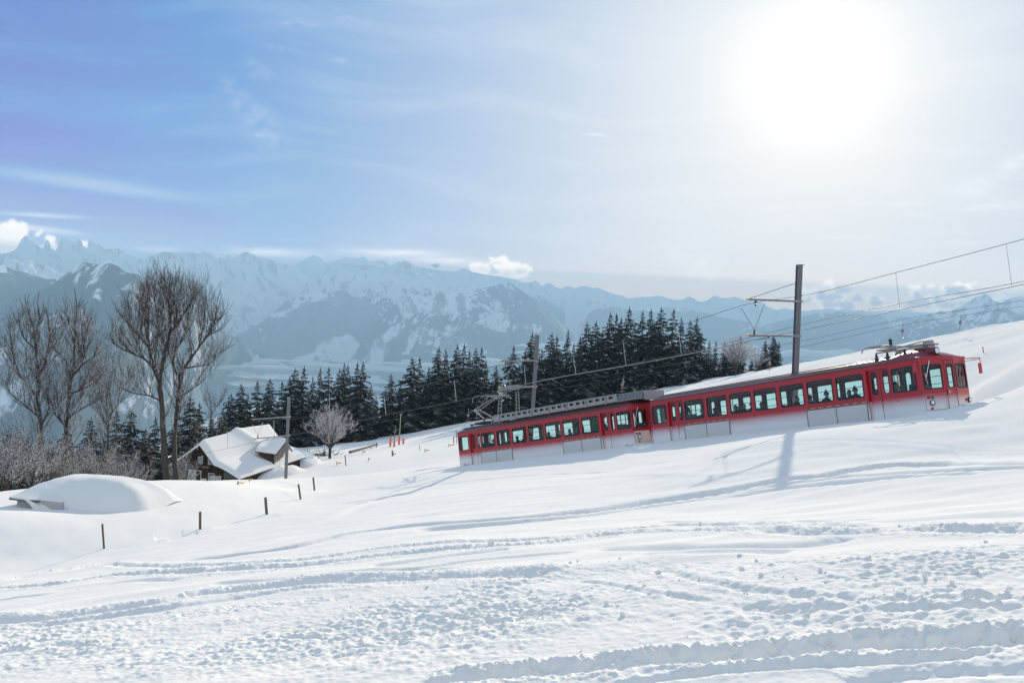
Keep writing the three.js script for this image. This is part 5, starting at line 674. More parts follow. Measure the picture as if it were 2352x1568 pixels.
  // car, s, depth behind the near wall, kind, facing, hat, hat colour, label
  const F = [
    [lowerCar, -4.35, 0.7, sDark, 1, 'beanie', [0.03, 0.03, 0.035], 'seated person in dark jacket and knitted hat, first wide window, lower carriage'], [lowerCar, -3.75, 1.7, sDark, -1, null, null, 'seated dark-haired person deep inside behind the lower carriage\'s first wide window'],
    [lowerCar, -2.75, 0.75, sDark, 1, null, null, 'seated person in dark clothes in the second wide window of the lower carriage'], [lowerCar, -2.1, 0.8, sBlue, -1, 'cap', [0.02, 0.02, 0.03], 'seated person in a cap at the right of the second wide window, lower carriage'],
    [lowerCar, -1.3, 0.7, sDark, 1, null, null, 'seated person at the left edge of the third wide window, lower carriage'], [lowerCar, -0.72, 0.8, sDark, 1, 'beanie', [0.02, 0.02, 0.03], 'seated person in a knitted hat in the third wide window, lower carriage'], [lowerCar, -0.38, 1.7, sBlue, -1, null, null, 'seated person far inside the third wide window, lower carriage'],
    [lowerCar, 0.95, 0.75, sDark, -1, null, null, 'lone seated person in a dark coat in the fourth wide window, lower carriage'],
    [lowerCar, 1.98, 0.7, sDark, 1, null, null, 'seated person leaning left in the fifth wide window, lower carriage'], [lowerCar, 2.45, 1.6, sBlue, 1, 'beanie', [0.05, 0.03, 0.03], 'seated person in a brown hat far inside the fifth wide window'], [lowerCar, 2.78, 0.8, sDark, -1, null, null, 'seated person at the right of the fifth wide window, lower carriage'],
    [lowerCar, 3.5, 0.95, tDark, 1, null, null, 'standing dark figure at the left of the sixth wide window, lower carriage'], [lowerCar, 3.85, 0.7, sDark, -1, 'beanie', [0.03, 0.03, 0.03], 'seated person in a hat beside the standing figure in the sixth window'], [lowerCar, 4.3, 1.5, tGreen, -1, null, null, 'standing person in a bright green jacket in the sixth wide window'],
    [lowerCar, 5.2, 1.2, tBlue, 1, null, null, 'standing person in a blue jacket in the last wide window, lower carriage'], [lowerCar, 5.75, 0.8, sBlue, -1, null, null, 'seated person in a blue jacket in the last wide window, lower carriage'],
    [upperCar, -8.45, 0.75, sWhite, 1, 'cap', [0.72, 0.72, 0.74], 'person in white jacket and white cap with orange goggles, upper carriage'], [upperCar, -7.95, 1.5, tBlue, -1, null, null, 'standing person in dark blue behind the white-capped passenger'],
    [upperCar, -5.85, 0.75, sDark, 1, 'pompom', [0.25, 0.26, 0.28], 'seated person in a grey bobble hat in the second window, upper carriage'], [upperCar, -5.15, 0.9, sDark, -1, 'cap', [0.03, 0.03, 0.03], 'seated person in a dark cap at the right of the second window, upper carriage'],
    [upperCar, -4.1, 1.6, sDark, 1, null, null, 'seated person far inside the third window, upper carriage'], [upperCar, -3.55, 0.75, sDark, -1, null, null, 'seated person at the right edge of the third window, upper carriage'],
    [upperCar, -2.95, 0.75, sDark, 1, null, null, 'seated person at the left edge of the fourth window, upper carriage'], [upperCar, -2.5, 0.8, sBlue, 1, 'beanie', [0.02, 0.025, 0.05], 'seated person in a dark blue hat in the middle of the fourth window'], [upperCar, -2.1, 1.0, sRust, -1, null, null, 'seated fair-haired person in a rust jacket in the fourth window'],
    [upperCar, -0.85, 0.8, sDark, -1, null, null, 'seated person in dark clothes in the fifth window, upper carriage'],
    [upperCar, 0.3, 0.75, sDark, 1, null, null, 'seated dark-haired person at the left of the sixth window, upper carriage'], [upperCar, 0.88, 0.9, sWhite, -1, null, null, 'seated dark-haired person in a white jacket in the sixth window'],
    [upperCar, 1.95, 0.75, sDark, 1, 'pompom', [0.03, 0.10, 0.25], 'seated person in a blue bobble hat in the seventh window, upper carriage'], [upperCar, 2.75, 1.2, sDark, -1, null, null, 'seated person low at the right of the seventh window, upper carriage'],
    [upperCar, 3.45, 0.75, sDark, 1, 'pompom', [0.03, 0.03, 0.035], 'seated person in a black bobble hat in the eighth window, upper carriage'], [upperCar, 3.98, 0.8, sDark, -1, 'beanie', [0.03, 0.03, 0.035], 'seated tall person in a black hat at the right of the eighth window'],
    [upperCar, 5.42, 0.7, sOlive, 1, 'cap', [0.02, 0.02, 0.02], 'person in an olive jacket and black cap behind the upper carriage\'s front folding door'],
  ];
  for (const [car, s, q, k, dir, hat, hc, label] of F) {
    const [g, up] = kinds[k], o = thing('person', label, 'person', null, 'passengers in the train'); const m = car.m.clone().multiply(new THREE.Matrix4().makeTranslation(s - 0.03 * dir, up ? -0.69 : -0.37, -q)).multiply(new THREE.Matrix4().makeRotationY(dir > 0 ? 0 : PI)).multiply(new THREE.Matrix4().makeRotationY(0.5 * Math.sin(s * 5)));
    m.decompose(o.position, o.quaternion, o.scale);
    part('body', g, M1, o);
    if (hat) { const y = up ? 1.675 : 0.755; part('hat', hatGeo[hat].clone().rotateZ(0.12).translate(up ? 0.012 : 0.005, y, 0), hm(hc), o); if (hc[0] > 0.7) part('goggles', goggle.clone().translate(0.01, y - 0.005, 0).scale(1.06, 1, 1.06), hm([0.75, 0.2, 0.02]), o); }
  }
}

// ---------------------------------------------------------------- overhead line
M.mast = mat(0.16, 0.165, 0.18, 0.75, { metalness: 0.1 }); M.arm = mat(0.26, 0.26, 0.27, 0.8); M.wire = mat(0.10, 0.10, 0.105, 0.5, { metalness: 0.5 }); M.rimeWire = mat(0.42, 0.41, 0.40, 0.8); M.tip = mat(0.62, 0.52, 0.06, 0.6); M.ceramic = mat(0.05, 0.04, 0.04, 0.3);
const iBeam = (w, h) => { const s = new THREE.Shape(), a = w / 2, t = w * 0.09; s.moveTo(-a, -a); s.lineTo(a, -a); s.lineTo(a, -a + t); s.lineTo(t / 2, -a + t); s.lineTo(t / 2, a - t); s.lineTo(a, a - t); s.lineTo(a, a); s.lineTo(-a, a); s.lineTo(-a, a - t); s.lineTo(-t / 2, a - t); s.lineTo(-t / 2, -a + t); s.lineTo(-a, -a + t); s.closePath(); return new THREE.ExtrudeGeometry(s, { depth: h, bevelEnabled: false }).rotateX(-PI / 2); };
const strain = (a, b) => merge([rod(a, b, 0.03), ...[0.25, 0.5, 0.75].map((k) => { const p = a.clone().lerp(b, k); return new THREE.SphereGeometry(0.065, 8, 6).scale(1, 0.5, 1).translate(p.x, p.y, p.z); })]);
// [base X, base Y, distance, top Y, arms: [Y at the mast, tip X, tip Y, metres nearer at the tip], V wire ends]
function mast(label, X, Y, d, topX, topY, arms, vee, w = 0.28) {
  const foot = P(X, Y, d), g0 = groundY(foot.x, foot.z), top = P(topX, topY, d), base = V(foot.x, Math.min(foot.y, g0) - 0.4, foot.z), t = thing('catenary_mast', label, 'mast', base, 'overhead line masts'), h = top.y - base.y, lean = Math.atan2(top.x - foot.x, top.y - foot.y);
  const m = part('post', iBeam(w, h).rotateY(0.12), M.mast, t); m.rotation.z = -lean; const L = (p) => p.clone().sub(base), at = (y) => { const q = P(topX, y, d); return V(base.x + Math.tan(lean) * (q.y - base.y), q.y, base.z); };
  part('cap_plate', rbox(w * 1.1, 0.03, w * 1.1, top.x - base.x, h, 0, 0.01), M.mast, t);
  const tips = arms.map(([y, tx, ty, near]) => {
    const a = at(y), b = P(tx, ty, d - near), e = a.clone().lerp(b, 0.985), r = part('bracket_arm', [rod(L(a), L(e), 0.055, 0.05, 8)], M.arm, t); part('end_cap', rod(L(e), L(b), 0.065, 0.065, 8), M.tip, r);
    part('clamp', rbox(w * 1.5, 0.12, w * 1.4, L(a).x, L(a).y, 0, 0.02), M.arm, r); return [a, b];
  });
  if (arms[0][4]) part('stay_rod', [rod(L(at(arms[0][4])), L(tips[0][1]), 0.014)], M.wire, t);
  const hang = (k, q, drop, name) => { const p = tips[k][0].clone().lerp(tips[k][1], q), e = p.clone().add(V(0, -drop, 0)); part(name, strain(L(p), L(e)), M.ceramic, t); return e; };
  const mess = hang(0, 0.84, 0.30, 'insulator');
  const up = tips[1][0].clone().lerp(tips[1][1], 0.86); part('insulator', strain(L(up), L(up.clone().add(V(0, 0.28, 0)))), M.ceramic, t);
  if (vee) for (const [vx, vy] of vee) part('bridle_wire', rod(L(up.clone().add(V(0, 0.25, 0))), L(P(vx, vy, d - arms[0][3] * 0.85)), d > 50 ? 0.016 : 0.012), d > 50 ? M.rimeWire : M.wire, t);
  const reg = tips[1][0].clone().lerp(tips[1][1], 0.55); part('registration_arm', [rod(L(reg), L(reg.clone().add(V(-0.1, -0.12, 0.1))), 0.03), rod(L(reg.clone().add(V(0, -0.12, 0))), L(P(...[arms[1][1] + (arms[1][1] - X) * -0.06, arms[1][2] + 12, d - arms[1][3]])), 0.022)], M.arm, t);
  return { mess, tips, up };
}
const m1 = mast('tall grey steel mast behind the upper carriage, with two bracket arms to the left', 1830, 870, 44.7, 1840, 608, [[692, 1717, 687, 2.3, 648], [772, 1716, 770, 2.3]], [[1703, 708], [1757, 697]], 0.25);
const m2 = mast('grey steel mast behind the lower carriage, before the dark spruces', 1221, 960, 60.6, 1233, 769, [[828, 1148, 830, 2.3, 800], [888, 1146, 891, 2.3]], [[1148, 838], [1181, 830]], 0.25);
const m3 = mast('grey steel mast on the snow in front of the chalet', 655, 1121, 84, 663, 915, [[957, 580, 963, 2.6], [1000, 580, 1008, 2.6]], [[579, 974], [603, 970]], 0.26);
const m4 = mast('farthest grey mast, half hidden left of the fan-shaped tree\'s trunks', 340, 1112, 115, 343, 998, [[1030, 290, 1050, 2.6], [1052, 262, 1066, 2.6]], null, 0.28);
// wires through points [X, Y, distance]; each hangs as one long thing with its droppers as parts
function wire(name, label, pts, r, m, droppers = []) {
  const c = new THREE.CatmullRomCurve3(pts.map((p) => (p.isVector3 ? p : P(...p))), false, 'centripetal'), o = thing(name, label, 'cable', c.getPoint(0)), L = (p) => p.clone().sub(o.position);
  part('strand', new THREE.TubeGeometry(new THREE.CatmullRomCurve3(c.getPoints(60).map(L)), 90, r, 5), m, o);
  for (const [a, b, rr2] of droppers) part('dropper', rod(L(P(...a)), L(P(...b)), rr2 ?? r), rr2 ? M.rimeWire : m, o);
}
wire('messenger_wire', 'upper support wire of the overhead line, rising to the right edge', [[2700, 445, 27], [2352, 549, 33.5], [2058, 626, 38.3], [1850, 678, 42.2], [1735, 694, 43.5], [1600, 735, 46.5], [1450, 782, 50.5], [1330, 815, 54.5], [1152, 838, 59], [900, 905, 68.5], [700, 958, 78], [583, 968, 81.8], [460, 1005, 92], [292, 1054, 112]], 0.012, M.wire, [
  [[2312, 560, 34.1], [2325, 656, 34], 0.0095], [[2058, 626, 38.3], [2068, 710, 38.2], 0.0095], [[1558, 750, 47.6], [1566, 818, 47.5], 0.016], [[1432, 786, 51.2], [1438, 838, 51], 0.016], [[1317, 818, 55], [1323, 859, 54.8], 0.017], [[1204, 838, 58.3], [1208, 887, 58], 0.018], [[1043, 873, 62.5], [1048, 921, 62.3], 0.02], [[882, 912, 69.5], [886, 951, 69.3], 0.022], [[756, 905, 75], [758, 985, 74.8], 0.022], [[628, 966, 80], [630, 1006, 80], 0.022], [[521, 990, 87], [523, 1028, 87], 0.022], [[452, 1008, 93], [453, 1033, 93], 0.022]]);
wire('contact_wire', 'lower contact wire of the overhead line, frosted white before the spruces', [[2700, 575, 27], [2352, 653, 33.5], [2068, 711, 38.2], [1848, 757, 42.2], [1730, 781, 43.5], [1610, 808, 46.2], [1440, 840, 50.8], [1322, 860, 54.7], [1235, 876, 57.2], [1150, 898, 59], [1048, 922, 62.3], [886, 952, 69.3], [720, 990, 77], [585, 1016, 82], [470, 1040, 92], [265, 1070, 112]], 0.013, M.wire);
wire('contact_wire', 'second contact wire, just above the lower one at the right edge', [[2700, 560, 27.2], [2352, 646, 33.7], [2050, 700, 38.6], [1848, 744, 42.3], [1740, 771, 43.6], [1600, 804, 46.6], [1330, 858, 54.5], [1150, 894, 59.2]], 0.011, M.wire);
wire('rimed_wire', 'thick white rimed stretch of wire crossing in front of the tall spruces', [[1655, 797, 44.8], [1611, 807, 46.1], [1440, 839.5, 50.7], [1322, 859.5, 54.6], [1235, 875.5, 57.1], [1150, 897, 58.9]], 0.015, M.rimeWire);

// ---------------------------------------------------------------- ski tow
{
  const zs = [[2352, 690, 85], [2208, 712, 87], [2075, 733, 88], [1843, 783, 91], [1700, 808, 93], [1430, 857, 97], [1235, 886, 100], [1016, 926, 105], [815, 970, 110], [738, 986, 113], [450, 1030, 128]];
  wire('tow_cable', 'upper haul cable of the ski tow, crossing behind the masts', zs, 0.016, M.wire);
  wire('tow_cable', 'lower haul cable of the ski tow, just beneath the other', zs.map(([X, Y, d]) => [X, Y + 13, d - 2]), 0.016, M.wire);
  const bobM = mat(0.16, 0.16, 0.17, 0.5), barM = mat(0.4, 0.07, 0.02, 0.6), steel = mat(0.3, 0.3, 0.31, 0.5, { metalness: 0.5 });
  const tbar = (label, X, Y, d, orange, s = 1) => {
    const p = P(X, Y, d), t = thing('t_bar', label, 'ski lift bar', p, 'tow bars on the ski tow cable'); t.rotation.y = 0.6; t.scale.setScalar(s);
    part('hanger', path([V(0, 0, 0), V(0.05, -0.2, 0), V(0, -0.45, 0), V(0, -0.62, 0)], 0.022), steel, t); part('spring_drum', new THREE.CylinderGeometry(0.16, 0.16, 0.14, 14).rotateX(PI / 2).translate(0, -0.76, 0), bobM, t);
    part('stem', merge([rod(V(0, -0.9, 0), V(0, -1.45, 0), 0.026), rod(V(0.08, -0.86, 0), V(0.06, -1.15, 0), 0.014)]), orange ? barM : steel, t); part('crossbar', merge([rod(V(-0.34, -1.46, 0), V(0, -1.5, 0), 0.028), rod(V(0, -1.5, 0), V(0.34, -1.44, 0), 0.028)]), steel, t); return t;
  };
  tbar('grey tow bar hanging against the pale haze above the upper carriage', 2075, 741, 88, false); tbar('grey tow bar hanging against the jagged peak at the right', 2208, 722, 87, false);
  tbar('orange tow bar before the dark spruces above the carriage joint', 1430, 867, 97, true); tbar('second tow bar close beside the orange one before the spruces', 1433, 862, 95, true, 0.9); tbar('tow bar hanging left of the raised pantograph', 1076, 938, 103, true); tbar('tow bar against the spruces at the tip of the raised pantograph', 1096, 930, 101, false);
  tbar('orange tow bar before the round frosted tree, left one', 755, 1004, 112, true, 0.9); tbar('orange tow bar before the round frosted tree, right one', 777, 996, 112, true, 0.9); tbar('tow bar hanging before the last small spruces at the forest end', 1770, 820, 92, true, 0.9); tbar('red tow bar over the chalet\'s left gable', 426, 1058, 116, true, 0.8);
  // lattice support with a tall ladder-like leg on each side
  const b = P(1172, 985, 80), t = thing('lift_pylon', 'lattice ski tow support with two ladder legs behind the lower carriage', 'pylon', V(b.x, groundY(b.x, b.z) - 0.3, b.z)), L = (X, Y, d = 80) => P(X, Y, d).sub(t.position);
  for (const [X0, Y0, X1, Y1] of [[1147, 960, 1150, 897], [1190, 960, 1188, 899]]) { const g = [], a = L(X0 - 4, Y0), c = L(X1 - 3, Y1), a2 = L(X0 + 4, Y0), c2 = L(X1 + 3, Y1); g.push(rod(a, c, 0.035), rod(a2, c2, 0.035)); for (let i = 0; i <= 8; i++) g.push(rod(a.clone().lerp(c, i / 8), a2.clone().lerp(c2, i / 8), 0.022)); part('leg', g, M.arm, t); }
  part('cross_beam', [rod(L(1142, 897), L(1196, 890), 0.06), rod(L(1146, 890), L(1192, 884), 0.05), rod(L(1150, 897), L(1168, 886), 0.03), rod(L(1168, 886), L(1188, 893), 0.03)], M.arm, t);
  part('maintenance_frame', [rod(L(1158, 893), L(1159, 876), 0.03), rod(L(1170, 890), L(1171, 873), 0.03), rod(L(1156, 879), L(1177, 873), 0.05)], M.arm, t); for (const [X, Y] of [[1150, 893], [1160, 891], [1182, 889], [1190, 888]]) { const p = L(X, Y); part('sheave', new THREE.CylinderGeometry(0.17, 0.17, 0.08, 14).rotateX(PI / 2).translate(p.x, p.y - 0.1, p.z), M.mast, t); }
}

// ---------------------------------------------------------------- posts, poles and markers in the snow
{
  M.oldWood = new THREE.MeshStandardMaterial({ color: lin(0.13, 0.105, 0.085), roughness: 0.95, bumpMap: noiseTex(64, (u, v) => 0.5 + 0.6 * n2(u * 8, v * 1.2)), bumpScale: 0.01 });
  const post = (label, X, Y, topX, topY, w) => { const p = hit(X, Y), d = -p.z, top = P(topX, topY, d), t = thing('fence_post', label, 'fence post', p, 'old wooden posts along the dip'), q = top.clone().sub(p); const g = new THREE.CylinderGeometry(w * 0.48, w * 0.5, 1, 9, 6), a = g.attributes.position; for (let i = 0; i < a.count; i++) { const k = 1 + 0.16 * n2(a.getX(i) * 30 + X, a.getY(i) * 2 + a.getZ(i) * 25); a.setX(i, a.getX(i) * k); a.setZ(i, a.getZ(i) * k); if (a.getY(i) > 0.49) a.setY(i, a.getY(i) + 0.03 * (a.getX(i) / w)); } g.computeVertexNormals(); const L = q.length() + 0.35; g.scale(1, L, 1).translate(0, L / 2 - 0.35, 0).applyQuaternion(new THREE.Quaternion().setFromUnitVectors(_up, q.normalize())); part('stake', g, M.oldWood, t); const e = top.clone().sub(p); part('snow_cap', new THREE.SphereGeometry(w * 0.45, 10, 6, 0, 6.3, 0, 1.57).scale(1, 0.35, 1).translate(e.x, e.y, e.z), M.softSnow, t); };
  post('thin dark post nearest the camera, leaning at the lower left', 238, 1260, 234, 1203, 0.075); post('short square-cut post, second of the row from the left', 459, 1216, 459, 1175, 0.105); post('weathered post, third of the row from the left', 612, 1181, 609, 1142, 0.12); post('leaning post, fourth of the row from the left', 690, 1147, 685, 1112, 0.10); post('upright post farthest up the row, near the mast', 722, 1127, 719, 1096, 0.105);
  const stake = (name, label, cat, X, Y, tX, tY, r, m, group) => { const p = hit(X, Y), q = P(tX, tY, -p.z).sub(p); const t = thing(name, label, cat, p, group); part('stake', rod(V(0, -0.3, 0), q, r, r, 7), m, t); return [t, q, -p.z]; };
  const purple = mat(0.16, 0.06, 0.28, 0.6), pink = mat(0.5, 0.06, 0.10, 0.6), gold = mat(0.72, 0.45, 0.03, 0.6), redM = mat(0.5, 0.03, 0.03, 0.6), orange = mat(0.72, 0.16, 0.05, 0.75);
  stake('marker_pole', 'purple marker pole on the field right of the chalet', 'marker pole', 795, 1069, 792, 1045, 0.07, purple); stake('marker_pole', 'thin pink marker pole leaning on the field beyond the track', 'marker pole', 966, 1034, 962, 1023, 0.05, pink); stake('marker_pole', 'short red marker pole on the far slope right of the train', 'marker pole', 2262, 808, 2258, 795, 0.03, redM);
  stake('short_post', 'stubby dark post right of the chalet\'s snow-covered end', 'post', 732, 1062, 731, 1050, 0.09, M.oldWood); stake('short_post', 'dark post with a yellow tag on the field below the orange pads', 'post', 901, 1047, 901, 1034, 0.10, M.mast); stake('bare_pole', 'tall thin pale pole in front of the round frosted tree', 'pole', 755, 1050, 754, 975, 0.06, M.arm);
  // yellow boards on the field
  [[778, 1062, 11, 'yellow board on two stakes near the purple pole'], [980, 1033, 9, 'yellow board right of the thin pink pole'], [1036, 1021, 11, 'yellow board beside a small frame, left of the lower carriage\'s end'], [848, 1053, 5, 'small yellow board low on the field, below the log'], [906, 1041, 6, 'small yellow tag board by the dark post'], [836, 1036, 6, 'small yellow board next to the fallen log'], [553, 1108, 16, 'long yellow board at the chalet\'s foot, where the snow meets stone'], [576, 1100, 8, 'yellow board at the chalet\'s snowy eave corner'], [652, 1086, 8, 'yellow board just left of the mast by the chalet'], [664, 1083, 5, 'small yellow board just right of the mast by the chalet']].forEach(([X, Y, w, label]) => {
    const p = hit(X, Y + 5), d = -p.z, t = thing('marker_board', label, 'marker board', p, 'yellow boards on the slope'), W = w * d / FL, H = 3 * d / FL, y = 3 * d / FL; part('board', rbox(W, H, 0.05, 0, y + H * 0.4, 0, 0.02), gold, t); part('stake', [rod(V(-W / 2, -0.3, -0.05), V(-W / 2, y + H * 1.4, -0.05), 0.04)], M.oldWood, t); });
  { const [t, q, d] = stake('slalom_frame', 'small brown frame standing beside a yellow board, left of the train', 'frame', 1043, 1020, 1041, 1003, 0.06, M.oldWood); part('crossbar', rod(q, q.clone().add(V(12 * d / FL, 4 * d / FL, 0)), 0.05), M.oldWood, t); part('second_stake', rod(q.clone().add(V(6 * d / FL, 1, 0)), V(6 * d / FL, 0, 0), 0.05), M.oldWood, t); }
  // orange crash pads round poles
  [[896, 1025, 1003, 997, 'orange crash pad round a short pole, leftmost of four'], [905, 1026, 1013, 976, 'low orange crash pad on a grey pole with a crossbar'], [916, 1021, 1001, 951, 'orange crash pad round the tallest wooden pole'], [926, 1019, 1006, 1006, 'orange crash pad standing alone, rightmost of four']].forEach(([X, Y, padTop, top, label], i) => {
    const p = hit(X, Y), d = -p.z, k = d / FL, t = thing('crash_pad', label, 'crash pad', p, 'orange pads below the forest'); part('pad', new THREE.CylinderGeometry(2.3 * k, 2.5 * k, (Y - padTop) * k + 0.3, 12).translate(0, (Y - padTop) * k / 2 - 0.15, 0), orange, t); const h = (Y - top) * k; if (top < padTop) part('pole', rod(V(0, 0, 0), V(h * 0.02, h, 0), 0.09, 0.07), i === 2 ? mat(0.36, 0.36, 0.22, 0.8) : M.mast, t); if (i === 1) part('crossbar', [rod(V(-4 * k, h * 0.68, 0), V(4 * k, h * 0.74, 0), 0.06)], M.arm, t); if (i === 2) part('lamp_head', rbox(0.35, 0.16, 0.3, h * 0.02, h, 0, 0.04), M.arm, t); });
  { const a = hit(803, 1041), b = hit(866, 1026), o = thing('fallen_log', 'long thin log lying on snow below the forest edge', 'log', a), e = b.clone().sub(a).add(V(0, 0.4, 0)); part('log_trunk', rod(V(0, 0.2, 0), e, 0.2, 0.14, 8), M.bark, o); part('log_prop', [rod(e.clone().multiplyScalar(0.75), e.clone().multiplyScalar(0.75).add(V(0, -0.7, 0)), 0.06), rod(e.clone().multiplyScalar(0.97).add(V(0, 0.3, 0)), e.clone().multiplyScalar(0.97).add(V(0, -0.6, 0)), 0.09)], M.bark, o); }
  { const s = new Soup(), r = rng(9), p = hit(735, 1048); for (let i = 0; i < 60; i++) { const a = V((r() - 0.5) * 5, 0.1, (r() - 0.5) * 1.5), d = V(r() - 0.5, 0.3 * r(), (r() - 0.5) * 0.5).normalize().multiplyScalar(0.8 + r()); s.seg(a, a.clone().add(d), 0.05, 0.02, [0.08, 0.06, 0.05]); } const m = single('brush_pile', s.geo(), M.twig, 'dark pile of cut branches at the foot of the round frosted tree', 'branches'); m.position.copy(p); }
}

// ---------------------------------------------------------------- the chalet
{
  const plank = canvasTex(256, 256, (c, w, h) => { c.fillStyle = '#3a251b'; c.fillRect(0, 0, w, h); const r = rng(3); for (let i = 0; i < 16; i++) { const v = 0.75 + 0.5 * r(); c.fillStyle = `rgb(${58 * v},${36 * v},${27 * v})`; c.fillRect(i * 16, 0, 15, h); for (let k = 0; k < 26; k++) { c.fillStyle = `rgba(${r() < 0.5 ? '20,12,9' : '96,66,48'},0.16)`; c.fillRect(i * 16 + r() * 14, r() * h, 1.4, 20 + r() * 90); } c.fillStyle = '#120b08'; c.fillRect(i * 16 + 15, 0, 1, h); } });
  plank.repeat.set(0.4, 0.4);
  const wood = new THREE.MeshStandardMaterial({ map: plank, roughness: 0.9 }), greyWood = mat(0.20, 0.17, 0.14, 0.9), darkWood = mat(0.045, 0.03, 0.022, 0.9), stoneM = new THREE.MeshStandardMaterial({ color: lin(0.24, 0.23, 0.22), roughness: 1, map: noiseTex(128, (u, v) => 0.75 + 0.5 * n2(u * 9, v * 9) + 0.3 * n2(u * 23, v * 23)), bumpMap: noiseTex(128, (u, v) => 0.5 + 0.8 * n2(u * 10, v * 10)), bumpScale: 0.05 }), whiteM = mat(0.72, 0.72, 0.7, 0.7), pane = mat(0.10, 0.12, 0.14, 0.08), doorM = mat(0.05, 0.034, 0.026, 0.85);
  const peak = P(461, 1021, 105), back = P(616, 983, 120), dirv = back.clone().sub(peak).setY(0), LEN = dirv.length() + 0.4, turn = Math.atan2(-dirv.x, -dirv.z);
  const t = thing('chalet', 'dark wooden chalet under a deep cap of snow, left of the forest', 'house', V(peak.x, peak.y, peak.z)); t.rotation.y = turn;                // +x along the front to the right, -z back along the ridge; y = 0 at the peak
  t.updateMatrixWorld(true); const inv = t.matrixWorld.clone().invert(), z6 = (x, y, d) => P(376 + x * 0.168, 922 + y * 0.168, d).applyMatrix4(inv);
  const DR = 5.6, W = 5.2, rise = (back.y - peak.y) / LEN;
  // the roof line across the house: steep below the ridge, flatter over the stone part on the right
  const prof = (x) => (x < 0 ? 0.74 * x : x < 2.0 ? -1.10 * x : -2.2 - 0.48 * (x - 2.0) - 0.31 * Math.exp(-(x - 2.0) * 1.6) + 0.31 - Math.max(0, x - 2) * 0.0);
  const outline = (drop) => { const p = []; for (let x = -W + 0.4; x <= W - 0.39; x += 0.2) p.push(new THREE.Vector2(x, prof(x) - drop)); return [new THREE.Vector2(W - 0.4, -DR), ...p.reverse(), new THREE.Vector2(-W + 0.4, -DR)]; };
  const holes = [[-0.52, -0.10, -2.20, -1.56], [0.74, 1.14, -2.22, -1.66], [-0.88, -0.20, -5.3, -3.2], [0.80, 1.50, -5.3, -3.36]];
  const fs = new THREE.Shape(outline(0.14).reverse()); for (const [x0, x1, y0, y1] of holes) { const q = new THREE.Path(); q.moveTo(x0, y0); q.lineTo(x0, y1); q.lineTo(x1, y1); q.lineTo(x1, y0); q.closePath(); fs.holes.push(q); }
  part('front_wall', new THREE.ExtrudeGeometry(fs, { depth: 0.2, bevelEnabled: false }).translate(0, 0, -0.75), wood, t);
  part('side_wall', [box(0.2, 3.4, LEN - 1.4, W - 0.6, -5.3, -LEN / 2), box(0.2, 3.4, LEN - 1.4, -W + 0.6, -5.3, -LEN / 2)], wood, t);
  part('back_wall', new THREE.ExtrudeGeometry(new THREE.Shape(outline(0.3).reverse()), { depth: 0.2, bevelEnabled: false }).translate(0, rise * (LEN - 1), -LEN + 0.5), wood, t);
  part('stone_wall', new THREE.ExtrudeGeometry(new THREE.Shape([[2.75, -DR], [W - 0.3, -DR], [W - 0.3, -3.75], [3.9, -3.2], [2.75, -2.75]].map((p) => new THREE.Vector2(...p))), { depth: 0.22, bevelEnabled: false }).translate(0, 0, -0.74), stoneM, t);
  for (const [x0, x1, y0, y1] of holes.slice(0, 2)) {
    const w = x1 - x0, h = y1 - y0, cx = (x0 + x1) / 2, cy = (y0 + y1) / 2, f = part('window', [box(w + 0.14, 0.08, 0.1, cx, y1 + 0.03, -0.52), box(w + 0.14, 0.08, 0.1, cx, y0 - 0.03, -0.52), box(0.08, h - 0.03, 0.1, x0 - 0.02, cy, -0.52), box(0.08, h - 0.03, 0.1, x1 + 0.02, cy, -0.52), box(0.05, h - 0.03, 0.06, cx, cy, -0.53), box(w - 0.05, 0.045, 0.05, cx, cy + 0.11, -0.53), box(w - 0.05, 0.045, 0.05, cx, cy - 0.12, -0.53)], whiteM, t);
    part('pane', box(w, h, 0.02, cx, cy, -0.6), pane, f); part('sill', box(w + 0.2, 0.07, 0.22, cx, y0 - 0.12, -0.5), greyWood, f);
  }
  for (const [x0, x1, , top] of holes.slice(2)) { const f = part('door', [0, 1, 2].map((k) => box((x1 - x0) / 3 - 0.02, 2.1, 0.06, x0 + (x1 - x0) * (k + 0.5) / 3, top - 1.05, -0.64)), doorM, t); part('door_frame', [box(0.07, 2.1, 0.1, x0, top - 1.05, -0.51), box(0.07, 2.1, 0.1, x1, top - 1.05, -0.51), box(x1 - x0 + 0.16, 0.07, 0.1, (x0 + x1) / 2, top + 0.03, -0.51)], whiteM, f); }
  part('shutter', rbox(0.86, 1.6, 0.06, -1.40, -3.9, -0.48, 0.01), whiteM, t, 'large pale panel left of the first door'); part('sign_board', rbox(0.94, 0.22, 0.07, 0.37, -2.66, -0.5, 0.01), greyWood, t); part('window_opening', box(0.62, 0.9, 0.06, 0.32, -3.95, -0.54), darkWood, t); part('snowy_sill', rbox(0.68, 0.34, 0.35, 0.32, -4.15, -0.36, 0.08), M.softSnow, t);
